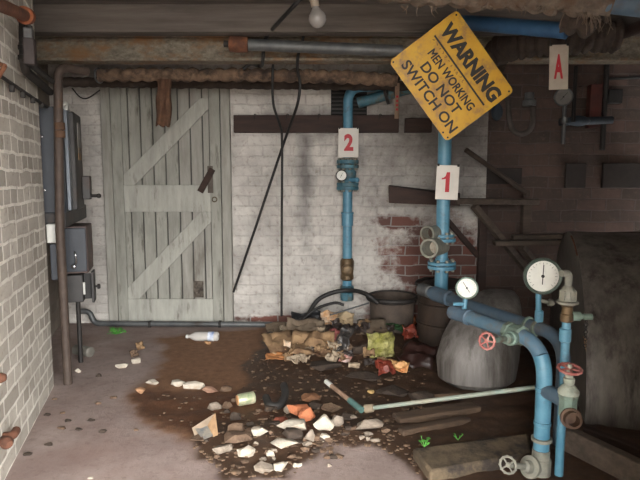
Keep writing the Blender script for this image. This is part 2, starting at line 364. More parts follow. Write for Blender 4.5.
POOL = [tuple(G(*q, z=0)[:2]) for q in ((128,396),(150,388),(236,391),(285,394),(262,425),(232,428),(195,436),(160,426),(134,412))]
def hgt(x, y):
    q = V((x, y, 0))
    s = poly_d((x, y), SOIL); m = max(0, min(1, (s+.02)/.12))
    a, b = MND; g = math.exp(-(((x-a.x)/.45)**2+((y-a.y)/.32)**2))*.10+math.exp(-(((x-b.x)/.5)**2+((y-b.y)/.16)**2))*.035
    n = noise.noise(q*9)*.012+noise.noise(q*26)*.006
    return m*(max(n, -.004)+g)+noise.noise(q*5)*.0015
MND = (G(352, 345, z=0), G(290, 440, z=0))
fb = bmesh.new(); nx, ny = 230, 180; X0, X1, Y0, Y1 = -1.9, 2.75, .9, 4.56
col = fb.loops.layers.color.new('dirt'); grid = []; cc = {}
for j in range(ny+1):
    row = []
    for i in range(nx+1):
        x, y = X0+(X1-X0)*i/nx, Y0+(Y1-Y0)*j/ny
        v = fb.verts.new((x, y, hgt(x, y))); q = V((x, y, 0)); jn = noise.noise(q*7)*.05+noise.noise(q*20)*.03
        cc[v] = (max(0, min(1, (poly_d((x, y), SOIL)+jn)/.05+.5)), max(0, min(1, (poly_d((x, y), WET)+jn)/.12+.5)), max(0, min(1, (poly_d((x, y), POOL)+jn)/.09+.5)), 1); row.append(v)
    grid.append(row)
for j in range(ny):
    for i in range(nx):
        f = fb.faces.new((grid[j][i], grid[j][i+1], grid[j+1][i+1], grid[j+1][i]))
        for lp in f.loops: lp[col] = cc[lp.vert]
def quad(x0, y0, x1, y1, z=-.002):
    v = [fb.verts.new(q) for q in ((x0,y0,z),(x1,y0,z),(x1,y1,z),(x0,y1,z))]; f = fb.faces.new(v)
    for lp in f.loops: lp[col] = (0,0,0,1)
quad(-4, -.6, 4, Y0); quad(-4, Y0, X0, 4.8)
fm = bpy.data.meshes.new('floor'); fb.to_mesh(fm); fb.free()
fm.polygons.foreach_set('use_smooth', [True]*len(fm.polygons))
m = bpy.data.materials.new('dirty_concrete'); m.use_nodes = True; nt = m.node_tree; L = nt.links.new; b = nt.nodes['Principled BSDF']
tc = nn(nt, 'ShaderNodeTexCoord'); at = nn(nt, 'ShaderNodeVertexColor', layer_name='dirt'); sp = nn(nt, 'ShaderNodeSeparateColor'); L(at.outputs[0], sp.inputs[0])
def ramp(src, c1, c2, p1=.35, p2=.65):
    r = nn(nt, 'ShaderNodeValToRGB'); r.color_ramp.elements[0].position = p1; r.color_ramp.elements[1].position = p2
    r.color_ramp.elements[0].color = srgb(c1); r.color_ramp.elements[1].color = srgb(c2); L(src, r.inputs[0]); return r.outputs[0]
n1 = nn(nt, 'ShaderNodeTexNoise', Scale=3.5, Detail=10, Roughness=.7); L(tc.outputs['Object'], n1.inputs['Vector'])
n2 = nn(nt, 'ShaderNodeTexNoise', Scale=22, Detail=8, Roughness=.75); L(tc.outputs['Object'], n2.inputs['Vector'])
n3 = nn(nt, 'ShaderNodeTexNoise', Scale=1.6, Detail=6, Roughness=.6); L(tc.outputs['Object'], n3.inputs['Vector'])
def mix(fac, a, bb):
    x = nn(nt, 'ShaderNodeMix', data_type='RGBA'); L(fac, x.inputs[0]); L(a, x.inputs[6])
    L(bb, x.inputs[7]); return x.outputs[2]
conc = ramp(n1.outputs[0], (134, 117, 112), (168, 151, 144), .3, .7)
c2 = mix(ramp(n2.outputs[0], (0,0,0), (190,190,190), .52, .68), conc, ramp(n1.outputs[0], (98, 82, 76), (110, 92, 85)))
c2 = mix(ramp(n3.outputs[0], (0,0,0), (170,170,170), .5, .66), c2, ramp(n2.outputs[0], (124, 94, 86), (142, 112, 102)))
wet = ramp(n2.outputs[0], (98, 66, 45), (140, 104, 76), .3, .7)
soil = ramp(n2.outputs[0], (48, 33, 24), (82, 60, 44), .32, .68)
c3 = mix(sp.outputs[1], c2, wet); c4 = mix(sp.outputs[2], mix(sp.outputs[0], c3, soil), ramp(n2.outputs[0], (66, 40, 26), (104, 70, 48), .3, .7)); L(c4, b.inputs['Base Color'])
rg = nn(nt, 'ShaderNodeMapRange'); L(sp.outputs[0], rg.inputs[0]); rg.inputs[3].default_value = .85; rg.inputs[4].default_value = .6; L(rg.outputs[0], b.inputs['Roughness'])
bp = nn(nt, 'ShaderNodeBump', Strength=.5, Distance=.01); L(n2.outputs[0], bp.inputs['Height']); L(bp.outputs[0], b.inputs['Normal'])
fm.materials.append(m); fo = bpy.data.objects.new('floor', fm); C.objects.link(fo); fo['kind'] = 'structure'

MB().box((0, -30.6, -.06), (80, 60, .1)).build('ground', M('dark_wet_yard', (70, 64, 56), (52, 48, 42), 2, .9, 0, .3), kind='structure', origin=(0,0,0))
# ------------------------------------------------------------------ the plank door
DY = YB-.05
door = bpy.data.objects.new('door_1', None); C.objects.link(door); door['kind'] = 'structure'; dl = P(168, 323, DY); door.location = (dl.x, dl.y, 0); BASE[door] = V(door.location)
def dpart(name, mat, *a, bevel=.003):
    return pxbox(MB(), *a, ym=205).build(name, mat, door, bevel=bevel)
for x0, x1 in ((104, 113.3), (222, 231)): dpart('door_frame', FRAMEW, x0, 84, x1, 325, DY-.012, .062, bevel=.005)
dpart('door_frame', FRAMEW, 113, 76, 222, 87, DY-.012, .062, bevel=.005)
dpart('backing', BLACK, 113.5, 86, 221.8, 323.5, DY+.039, .008, bevel=0)  # black panel added behind the planks so their gaps read dark
js = [114.2, 124, 131, 143, 155, 167, 180, 192, 204, 211, 221.2]
for i in range(len(js)-1):
    dpart('plank', random.choice((DOORW, DOORW, FRAMEW)), js[i]+.62, 88, js[i+1]-.62, 322.5, DY+.02+random.uniform(-.001, .002), .022, bevel=.003)
for x0, x1 in ((114.2, 124.2), (211, 221.2)): dpart('stile', DOORW, x0, 88, x1, 323, DY, .015)
dpart('rail', DOORW2, 124.3, 185, 210.9, 212, DY, .015); dpart('rail', DOORW2, 124.3, 299, 210.9, 323, DY, .015); 
def brace(q):
    mb = MB(); f = [mb.bm.verts.new((P(x, 205, DY).x, DY+.0005, P(x, y, DY).z)) for x, y in q]; k_ = [mb.bm.verts.new(v.co+V((0,.0135,0))) for v in f]
    mb.bm.faces.new(f); mb.bm.faces.new(k_[::-1])
    for i in range(len(q)): j = (i+1) % len(q); mb.bm.faces.new((f[i], f[j], k_[j], k_[i]))
    return mb.build('brace', DOORW2, door, bevel=.003)
brace([(124.5,185),(124.5,175),(202,98),(210.7,98),(210.7,109),(136,185)]); brace([(124.5,299),(124.5,288),(200,212),(210.7,212),(210.7,222),(136,299)])
lt = MB(); a, c = P(200, 192, DY-.008), P(212.5, 169, DY-.008); d = (c-a).normalized(); lt.box((a+c)/2, ((c-a).length, .012, .05), (d, V((0,1,0)), V((-d.z,0,d.x)))); l = lt.build('latch', M('rusted_latch', (46, 34, 30), (66, 48, 40), 18, .8, .2, .4), door, label='rusted hasp plate hanging askew', bevel=.003)
pxbox(MB(), 207.5, 166, 213, 193, DY-.004, .004).build('latch_plate', M('bare_dark_wood', (70, 62, 56), (92, 84, 76), 14, .8, 0, .3), door)
MB().torus(P(214.5, 199.5, DY-.004), (0,1,0), .018, .004).build('keyhole_ring', BRASS, door)
st = MB(); pxbox(st, 193.5, 281, 203.5, 297.5, DY+.0115, .003); st.build('rot_patch', M('rotted_black_wood', (52, 44, 38), (112, 104, 94), 30, .9, 0, .4), door, label='black rotted patch low on the planks')

# ------------------------------------------------------------------ left wall: conduits and switchgear
def W(px, py, off):       # point standing off the left wall by off metres along its normal
    d = ray(px, py); o = V((0,0,CAMZ)); t = ((WE+WNRM*off)-o).dot(WNRM)/d.dot(WNRM); return o+d*t
def pipe(name, mat, pts, r, label, cat, rb=.07, group=None, seg=14):
    return MB().tube(bend(pts, rb), r, seg).build(name, mat, None, label, cat, group)
def pipe_thing(name, loc, label, cat, group=None): return thing(name, loc, label, cat, group)

t = thing('rusty_pipe', W(14, 12, .09), 'orange rusted pipe high on the left wall, ending in a flange', 'pipe')
p0, p1 = W(-22, -4, .09), W(25, 15.5, .09)
MB().tube([p0, p1], .024).build('pipe', RUST, t)
dd = (p1-p0).normalized(); MB().lathe(p1-dd*.02, dd, [(0,.03),(.0,.036),(.05,.036),(.055,.028)]).build('end_collar', M('bright_rust', (138, 78, 46), (104, 58, 38), 18, .85, 0, .5), t)
t = thing('conduit', W(24, 60, .05), 'black conduit elbowed down and along the white left wall, under the rusty pipe', 'pipe')
q = [W(23.5, 20, .05), W(24.5, 70, .05), W(50, 92, .03)]
MB().tube(bend(q, .06), .02).build('tube', BLACKIRON, t)
mb = MB()
for y in (48, 58): mb.lathe(W(24, y, .05)-V((0,0,.01)), (0,0,1), [(0,.02),(.002,.025),(.02,.025),(.022,.02)])
mb.build('coupling', BLACKIRON, t)
t = thing('conduit', W(29, 50, .08), 'thin black conduit with a junction box, running just above the elbowed one', 'pipe')
MB().tube(bend([W(29, 26, .1), W(30, 64, .1), W(52, 81, .08)], .05), .014).build('tube', BLACKIRON, t)
a = W(29.8, 52, .1); MB().box(a, (.045, .05, .11), (WNRM, WDIR, V((0,0,1)))).build('junction_box', M('dark_junction', (54, 44, 42), (40, 34, 33), 14, .6, 0, .2), t, bevel=.005)
a = W(28.8, 37, .1); MB().box(a, (.035, .04, .07), (WNRM, WDIR, V((0,0,1)))).build('connector', GREYPIPE, t, bevel=.004)
t = thing('wall_rail', W(22, 92, .02), 'thin black iron rail with short pegs, sloping along the white left wall', 'rail')
MB().tube([W(-12, 68, .02), W(47, 107, .02)], .008, 10).build('rail', BLACKIRON, t)
for x in (11.5, 22.5, 32.5, 41.5):
    yy = 77+.583*x-.6; a = W(x, yy+1, .022); MB().box(a-V((0,0,.018)), (.02, .018, .03), (WNRM, WDIR, V((0,0,1)))).build('peg', BLACKIRON, t, bevel=.003)
t = thing('iron_bracket', W(2, 72, .03), 'rusty triangular bracket corner at the left edge of the picture', 'bracket')
mb = MB(); a, b_, c_ = W(-6, 62, .01), W(5, 66, .06), W(-6, 84, .01)
mb.tube([a, b_], .009, 8); mb.tube([b_, c_], .009, 8); mb.build('arm', RUST, t)
# stub on wall near camera
t = thing('pipe_stub', W(4, 436, .06), 'orange rusted pipe stub poking out of the bottom left brickwork', 'pipe')
a = W(3, 437, 0)
MB().lathe(a-WDIR*.02, WNRM*.55-WDIR*.75+V((0,0,0)), [(0,.012),(.02,.016),(.03,.022),(.05,.024),(.06,.018),(.07,.012)]).build('stub', RUST, t)
MB().tube(bend([a-WNRM*.005, a+WNRM*.035, a+WNRM*.035+WDIR*.05], .02), .017).build('elbow', RUST, t)
a = W(-1, 378, .0); MB().lathe(a-WNRM*.01, WNRM, [(0,.02),(.02,.02),(.035,.012)]).build('pipe_plug', RUST, None, 'small rusty plug in the white bricks above the orange stub', 'plug')

# tall brown pipe
t = thing('standpipe', G(68, 385), 'tall brown rusted pipe standing on the floor in front of the electrical cabinets', 'pipe')
b0 = G(68, 384); tp = V((P(58, 70, b0.y).x, b0.y, P(58, 66, b0.y).z))
MB().tube(bend([b0-V((0,0,.02)), V((b0.x, b0.y, .9)), tp, tp+V((.09, .16, .0))], .07, 8), .0235, 18).build('tube', BROWNPIPE, t)
mb = MB(); 
for y in (126, 134): zz = P(60, y, b0.y).z; mb.lathe((b0.x+(tp.x-b0.x)*(zz/tp.z)*1.0, b0.y, zz-.02), (0,0,1), [(0,.024),(.003,.027),(.035,.027),(.038,.024)])
mb.build('coupling', M('rust_coupling', (104, 76, 54), (80, 58, 44), 14, .8, 0, .3), t)
# cabinets: axes along the wall
AX = (WNRM, WDIR, V((0,0,1)))
def cab(px, y0, y1, Yd, prot, length, offs=0):
    """box whose near right edge is at picture column px at depth Yd; prot = how far it comes out to the left of that edge"""
    e = P(px, (y0+y1)/2, Yd); z0, z1 = P(px, y1, Yd).z, P(px, y0, Yd).z
    c = e-WNRM*prot/2+WDIR*length/2; return V((c.x, c.y, (z0+z1)/2)), (prot, length, z1-z0)
t = thing('switch_cabinet', P(58, 213, 3.2), 'large grey-blue electrical cabinet behind the brown standpipe, uppermost on the wall', 'cabinet')
c_, s_ = cab(63.5, 106.5, 213, 3.2, .155, .46); MB().box(c_, s_, AX).build('body', SWITCH, t, bevel=.006)
fr = c_+WNRM*s_[0]/2
MB().box(fr+WNRM*.012-WDIR*.15, (.02, .06, s_[2]*.96), AX).build('hinge_strip', M('pale_edge', (118, 124, 132), (100, 106, 114), 8, .4, .3, .1), t, bevel=.003)
dcv = MB().box(fr+WNRM*.022+WDIR*.07, (.04, .30, s_[2]*.97), AX).build('cover', SWITCHDK, t, bevel=.006)
MB().box(fr+WNRM*.044+WDIR*.09+V((0,0,s_[2]*.24)), (.004, .1, .18), AX).build('label_plate', M('grey_plate', (120, 116, 112), (98, 94, 90), 20, .5, 0, 0), dcv)
MB().box(fr+WNRM*.044+WDIR*.09+V((0,0,s_[2]*.08)), (.004, .1, .075), AX).build('label_plate', M('ochre_plate', (142, 110, 72), (110, 84, 58), 20, .6, 0, 0), dcv)
for zz in (.72, .22):
    a = V((c_.x, c_.y, 0))-WDIR*(s_[1]/2)-WNRM*.03; MB().lathe(V((a.x, a.y, c_.z-s_[2]/2+s_[2]*zz)), -WDIR, [(0,.008),(.004,.008),(.006,.004)], 10).build('screw', CHROME, t)
hb = MB().box(fr+WNRM*.065+WDIR*.19+V((0,0,-s_[2]*.27)), (.05, .08, .15), AX).build('switch_box', SWITCHDK, t, bevel=.006)
a = fr+WNRM*.09+WDIR*.18+V((0,0,-s_[2]*.36)); mb = MB(); mb.tube([a, a+WNRM*.04], .01, 10); mb.sph(a+WNRM*.045, .016); mb.build('lever', BLACKIRON, hb)
mb = MB(); a = V((fr.x, fr.y, c_.z+s_[2]/2))-WDIR*.12
mb.tube(spl([a-WNRM*.02, a+V((0,0,.03))+WDIR*.02, a+WDIR*.08+V((0,0,.035)), a+WDIR*.12-V((0,0,.0))], 6), .013, 10); mb.box(a+WDIR*.05+V((0,0,.018)), (.03, .05, .04), AX)
mb.build('cable_gland', WHITEP, t, label='white cable ends on top of the cabinet')
# white box and trunking left of the pipe
c_, s_ = cab(57.5, 224, 243, 3.13, .058, .06); MB().box(c_, s_, AX).build('socket_box', WHITEP, None, 'small white box under the big cabinet, left of the standpipe', 'box', bevel=.006)
c_, s_ = cab(58.5, 244, 280, 3.13, .042, .05); MB().box(c_, s_, AX).build('trunking', SWITCH, None, 'short dark blue-grey trunking hanging below the small white box', 'trunking', bevel=.004)
# sloping tray between cabinets
a0 = P(66, 220, 3.22); b1 = P(86.5, 211, 3.75)
mb = MB(); h0, h1 = .045, .045
mb.hexa([a0-WNRM*.14-V((0,0,h0)), a0-V((0,0,h0)), b1-V((0,0,h1)), b1-WNRM*.14-V((0,0,h1)), a0-WNRM*.14+V((0,0,h0)), a0+V((0,0,h0)), b1+V((0,0,h1)), b1-WNRM*.14+V((0,0,h1))])
mb.build('cable_trunking', SWITCHDK, None, 'sloping grey cable trunking between the big cabinet and the handled switch box', 'trunking', bevel=.005)
t = thing('switch_box', P(80, 275, 3.4), 'rusty-sided grey switch box with a bright curved handle, below the sloping trunking', 'switch')
c_, s_ = cab(87.5, 226, 273, 3.42, .17, .26); MB().box(c_, s_, AX).build('body', RUSTGREY, t, bevel=.006)
fc = c_-WDIR*(s_[1]/2+.006); MB().box(fc, (s_[0]*.94, .012, s_[2]*.92), AX).build('front_cover', SWITCH, t, bevel=.004)
hp = [P(74.5, 266, 3.39), P(76, 262, 3.37), P(75.5, 255, 3.36), P(74.3, 251.5, 3.37)]
MB().tube(spl(hp, 6), lambda u, a: .0085-.004*u, 10).sph(P(73.8, 266.5, 3.385), .017, (1, .7, 1)).build('handle', CHROME, t, label='bright curved metal handle')
t = thing('fuse_box', P(81, 303, 3.42), 'small grey fuse box hanging open, lowest of the electrical boxes by the door', 'switch')
c_, s_ = cab(83, 275, 302, 3.4, .095, .1); MB().box(c_, s_, AX).build('body', SWITCHDK, t, bevel=.004)
c2_ = c_+WNRM*(s_[0]/2+.025)+WDIR*.03; MB().box(c2_, (.05, .012, s_[2]*.95), AX).build('open_inside', BLACK, t)
MB().box(c_+WNRM*(s_[0]/2+.006)-WDIR*.045+V((0,0,.0)), (.012, .006, .075), AX).build('paper_label', WHITEP, t)
c3_ = c_+WNRM*(s_[0]/2+.056)-V((0,0,-.005)); dr = MB().box(c3_, (.014, .1, s_[2]*1.15), AX).build('lid', SWITCHDK, t, bevel=.003)
MB().lathe(c3_+V((0,0,-.005)), WNRM, [(0,.008),(.02,.008),(.022,.016),(.036,.016),(.04,.01)], 14).build('knob', BLACKIRON, dr)
a = P(78, 302, 3.45); MB().tube([a, V((a.x, a.y, 0))], .014, 12).build('conduit', BLACKIRON, None, 'black vertical conduit dropping from the open fuse box to the floor', 'pipe')
t = thing('floor_pipe', P(150, 328, 4.3), 'grey pipe running low along the foot of the plank door', 'pipe')
q = [P(79, 311, 4.3), P(90, 311.5, 4.3), P(94, 323.5, 4.3), P(276, 324.5, 4.3)]
MB().tube(bend(q, .055, 8), .021).build('tube', GREYPIPE, t)
for x in (150, 220): MB().box(P(x, 324.2, 4.3), (.02, .05, .05)).build('clip', BLACKIRON, t, bevel=.004)

# ------------------------------------------------------------------ ceiling pipes
def lag(pts, r, pitch=.035, amp=.10, seg=18, rag=.0, mb=None):
    pts = [V(p) for p in pts]; L_ = sum((pts[i+1]-pts[i]).length for i in range(len(pts)-1)); n = max(12, int(L_/.008)); out = []
    acc = [0]
    for i in range(len(pts)-1): acc.append(acc[-1]+(pts[i+1]-pts[i]).length)
    for k in range(n+1):
        d = L_*k/n; i = max(0, min(len(pts)-2, next((j-1 for j in range(1, len(acc)) if acc[j] >= d-1e-9), len(pts)-2)))
        out.append(pts[i].lerp(pts[i+1], (d-acc[i])/(acc[i+1]-acc[i]+1e-9)))
    def rf(u, a):
        ph = u*L_/pitch*2*math.pi+a; return r*(1+amp*abs(math.sin(ph/2))-amp/2+rag*noise.noise(V((u*L_*14, math.cos(a)*1.5, math.sin(a)*1.5))))
    return (mb or MB()).tube(out, rf, seg)
t = thing('lagged_pipe', P(245, 76, 3.8), 'pipe wrapped in brown spiral rope lagging, right below the rusted beam', 'pipe')
lag([P(99, 75, 3.8), P(250, 75, 3.8), P(330, 76.5, 3.8), P(397, 80, 3.8)], .040, .085, .34, rag=.22).build('lagging', LAG, t)
MB().torus(P(99, 75.5, 3.8), (1, -.25, 0), .047, .005, 24, 8).build('end_ring', GREYPIPE, t, label='pale metal ring on the open end')
lag([P(56, 82, 4.15), P(420, 86, 4.15)], .034, .07, .15, rag=.2).build('lagged_pipe', LAGDK, None, 'dark lagged pipe behind the brown rope-wrapped one, above the door', 'pipe')
t = thing('grey_pipe', P(315, 48, 3.4), 'bare grey metal pipe with a rusty coupling, in front of the rusted beam', 'pipe')
a, c = P(232, 44, 3.42), P(402, 51, 3.42); d = (c-a).normalized()
MB().tube([a, c], .034, 20).build('tube', GREYPIPE, t)
MB().lathe(P(229, 44, 3.42), d, [(0,.03),(.005,.045),(.05,.047),(.11,.045),(.115,.036)]).build('coupling', RUST, t)
MB().tube([P(229, 44, 3.42), P(229, 44, 3.42)-d*.03], .02).build('end_stub', BLACKIRON, t)
# rag
mb = MB(); a = P(164, 84, 3.72); pts = []
bm = mb.bm; rows = []
for j in range(12):
    row = []
    for i in range(9):
        px = 157+13.5*i/8+math.sin(j*.9+i)*.5; py = 79+47*j/11+(noise.noise(V((i*.8, j*.3, 2)))*4 if j == 11 else 0)
        p = P(px, py, 3.72+.014*math.sin(i*1.5+j*.25)-.002*j); row.append(bm.verts.new(p))
    rows.append(row)
for j in range(11):
    for i in range(8): bm.faces.new((rows[j][i], rows[j][i+1], rows[j+1][i+1], rows[j+1][i]))
o = mb.build('hanging_rag', SACK, None, 'brown sacking rag hanging from the lagged pipe in front of the door', 'rag'); md = o.modifiers.new('s', 'SOLIDIFY'); md.thickness = .008

# cables
pipe('cable', BLACK, spl([P(322, -22, 3.0), P(290, 10, 3.05), P(266, 38, 3.46), P(263, 58, 3.5), P(261, 66, 3.7), P(251, 64, 3.72), P(243, 69, 3.73)], 6), .011, 'thick black cable sagging down across the ceiling boards, left of the bulb', 'cable', .02)
pipe('hanging_rod', BLACK, spl([P(273, 61, 3.74), P(272.5, 82, 3.73), P(273.5, 105, 3.72), P(279.5, 124, 3.8), P(282, 140, 3.86), P(281.8, 220, 3.95), P(281.5, 316, 4.05)], 6), .0085, 'black cable hanging straight down to the floor in front of the white wall', 'cable', .02)
pipe('hanging_rod', BLACK, spl([P(304, 30, 3.46), P(302, 44, 3.48), P(298, 56, 3.5), P(297.5, 70, 3.72), P(300, 84, 3.73), P(297.5, 104, 3.76), P(289, 128, 3.9), P(276, 166, 4.06), P(254, 232, 4.15), P(233.5, 292, 4.3)], 6), .0095, 'black cable slanting down to the door frame, crossing the straight one', 'cable', .02)
pipe('wire', BLACKIRON, spl([P(72, 88, 4.32), P(80, 97, 4.33), P(88, 98, 4.34), P(100, 90, 4.35)], 6), .005, 'thin dark wire looped on the white wall left of the door', 'wire', .01)
# bulb
t = thing('light_bulb', P(316, 0, 2.9), 'bare dusty light bulb in its holder, unlit, hanging from the ceiling', 'light bulb')
o_ = P(317.5, 19, 2.95); up = (P(312, -12, 2.95)-o_).normalized()
MB().lathe(o_, up, [(-.045,.001),(-.043,.016),(-.033,.031),(-.015,.043),(.004,.046),(.022,.041),(.04,.028),(.055,.018),(.066,.016)], 28).build('bulb_glass', BULB, t)
MB().lathe(o_+up*.06, up, [(0,.018),(.004,.021),(.03,.022),(.034,.026),(.06,.026),(.066,.02),(.1,.012)], 20).build('lamp_holder', M('aged_cream_plastic', (156, 144, 128), (126, 114, 100), 14, .5, 0, .1), t)
tp = o_+up*.15; MB().tube([o_+up*.155, V((tp.x, tp.y, CEIL-.02))], .005, 8).build('flex', BLACK, t)

# ------------------------------------------------------------------ back wall fixtures
t = thing('wall_batten', P(315, 133, YB), 'dark brown timber batten with hooks on the white wall, right of the door', 'batten')
pxbox(MB(), 233.5, 115, 399, 132.5, YB-.05, .05).build('board', DARKWOOD, t, bevel=.004)
for x in (254, 286.5, 318, 379):
    a = P(x, 116, YB-.052); MB().tube(spl([a+V((0,.0,-.03)), a+V((0,-.01,0)), a+V((.008,-.02,.012)), a+V((.016,-.012,.006)), a+V((.014,-.008,-.012))], 5), .003, 6).build('hook', BLACKIRON, t)
pxbox(MB(), 405, 118, 432, 132.5, YB-.05, .05).build('wall_batten', DARKWOOD, None, 'short dark timber offcut on the wall, mostly behind the yellow sign', 'batten', bevel=.004)
# opening behind riser 2 with old pipe
t = thing('wall_vent', P(347, 117, YB), 'dark vent opening in the white wall behind the elbow of pipe 2', 'vent')
pxbox(MB(), 331, 84, 367, 115, YB-.012, .012).build('dark_back', M('black_hole', (16, 15, 15), (22, 20, 20), 5, .9, 0, 0), t)
mb = MB()
for y in range(88, 115, 4): pxbox(mb, 331.5, y, 366.5, y+1.6, YB-.02, .008)
mb.build('slats', BLACKIRON, t)
t = thing('blue_pipe', P(380, 98, 4.25), 'grimy blue-black pipe with flanges, high on the wall beside riser 2', 'pipe')
MB().tube([P(358, 103, 4.3), P(425, 84, 4.2)], .04, 16).build('tube', TEAL, t)
a = P(391, 93, 4.25); dd = (P(425, 84, 4.2)-P(358, 103, 4.3)).normalized()
for k_ in (-.05, .02): MB().lathe(a+dd*k_, dd, [(0,.05),(.004,.075),(.022,.075),(.026,.05)]).build('flange', BLACKIRON, t)
mb = MB(); mb.tube([a+dd*.05, a+dd*.05+V((0,-.05,.1))], .01, 8); mb.torus(a+dd*.05+V((0,-.05,.1)), (0,-.4,1), .045, .006, 18, 6); mb.build('handwheel', BLACKIRON, t)
t = thing('wooden_tag', P(397, 118, 4.2), 'narrow wooden tag with red marks hanging left of the yellow sign', 'tag')
a = P(397, 101, 4.12); MB().box(a, (.032, .012, .25)).build('slip', M('pale_wood_slip', (150, 128, 108), (120, 98, 82), 10, .8, 0, .2), t, bevel=.002)
mb = MB(); 
for k_ in range(4): mb.box(a+V((.0, -.0065, -.06+.03*k_)), (.014, .002, .016))
mb.build('red_mark', REDINK, t)
MB().tube([a+V((0,0,.12)), a+V((0,.02,.2))], .003, 6).build('string', BLACKIRON, t)

def flange(parent, o, ax, R, th, mat, nb=8, name='flange'):
    ax = V(ax).normalized()
    f = MB().lathe(o, ax, [(0,R*.6),(.001,R*.97),(.004,R),(th-.004,R),(th-.001,R*.97),(th,R*.6)], 32).build(name, mat, parent)
    N = ax.orthogonal().normalized(); B = ax.cross(N); mb = MB()
    for k_ in range(nb):
        a = 2*math.pi*(k_+.3)/nb; c = V(o)+(N*math.cos(a)+B*math.sin(a))*R*.80
        mb.hexnut(c-ax*.012, ax, .011, th+.024)
    split(mb, 'bolt', GREYCAST, f); return f
def gauge(parent, c, n, R, rim, needle=0, dial=None):
    n = V(n).normalized(); up = V((0,0,1)); up = (up-n*up.dot(n)).normalized(); rt = up.cross(n).normalized()
    g = MB().lathe(V(c)-n*R*.5, n, [(0,R*.5),(.004,R*.86),(R*.35,R*.9),(R*.42,R*1.0),(R*.62,R*1.0),(R*.66,R*.95),(R*.62,R*.85),(R*.5,R*.84)], 40).build('pressure_gauge', rim, parent)
    o = V(c)+n*R*.04
    MB().lathe(o, n, [(0,R*.84),(.002,R*.84)], 40).build('dial', dial or DIALW, g)
    mb = MB()
    for k_ in range(19):
        a = math.radians(-225+k_*15); d = rt*math.cos(-a+math.pi)*1+up*math.sin(-a+math.pi); d = rt*math.sin(math.radians(-135+k_*15))+up*math.cos(math.radians(-135+k_*15))
        ln = .12 if k_ % 3 == 0 else .07; mb.beam(o+n*.003+d*R*.75, o+n*.003+d*R*(.75-ln), R*.022, .001, n)
    mb.build('scale_marks', M('grey_ink', (120, 118, 114), (130, 128, 122), 8, .6, 0, 0), g)
    d = rt*math.sin(needle)+up*math.cos(needle)
    MB().beam(o+n*.004-d*R*.45, o+n*.004+d*R*.62, R*.045, .0015, n).lathe(o+n*.002, n, [(0,R*.09),(.003,R*.09)], 12).build('needle', INK, g)
    return g

# riser 2
t = thing('blue_pipe', V((P(347, 300, 4.24).x, 4.24, P(347, 300, 4.24).z)), 'blue vertical pipe carrying sign 2, against the white back wall', 'pipe')
YR = 4.24; xr2 = P(347.5, 200, YR).x; zr = lambda y: P(347, y, YR).z
MB().tube(bend([(xr2, YR, zr(158)), (xr2, YR, zr(87)), (xr2+.24, YR+.03, zr(86)), ], .115, 10), .036, 20).build('upper_tube', BLUE, t)
MB().tube([(xr2, YR, zr(300)), (xr2, YR, zr(190))], .036, 20).build('lower_tube', BLUE, t)
mb = MB()
mb.lathe((xr2, YR, zr(184)), (0,0,1), [(0,.05),(.03,.05),(.05,.062),(.09,.064),(.12,.05),(.16,.05)], 24); mb.build('valve_body', TEAL, t)
flange(t, (xr2, YR, zr(164)), (0,0,1), .083, .03, TEAL); flange(t, (xr2, YR, zr(190)), (0,0,1), .083, .03, TEAL)
flange(t, (xr2, YR, zr(168.5)), (0,0,1), .083, .028, TEAL); flange(t, (xr2, YR, zr(186)), (0,0,1), .083, .026, TEAL)
g = gauge(t, P(341.5, 175.5, YR-.11), (-.12, -1, .05), .042, BLACKIRON, .5); MB().tube([P(341.5, 175.5, YR-.1), (xr2, YR, zr(176))], .015, 10).build('gauge_stem', BLACKIRON, t)
MB().tube([P(350, 180, YR-.06), P(357, 180, YR-.09)], .017, 12).sph(P(357, 180, YR-.09), .02).build('side_knob', BLUE, t)
MB().lathe((xr2, YR, zr(226)), (0,0,1), [(0,.036),(.004,.044),(.09,.044),(.094,.048),(.105,.048),(.108,.036)], 20).build('sleeve', BLUE, t)
mb = MB(); mb.lathe((xr2, YR, zr(280)), (0,0,1), [(0,.04),(.01,.05),(.03,.05),(.05,.046),(.09,.05),(.13,.052),(.15,.052),(.17,.04)], 22)
mb.lathe((xr2, YR-.03, zr(269)), (0,-1,0), [(0,.045),(.03,.045),(.035,.035),(.05,.034),(.055,.02)], 18); mb.build('check_valve', BRASS, t, label='tarnished brass valve low on the pipe')
MB().lathe((xr2, YR, zr(300)), (0,0,1), [(0,.05),(.06,.05),(.065,.044),(.08,.052),(.11,.052),(.115,.038)], 8).build('union_nut', TEAL, t)
t2 = (xr2, YR)

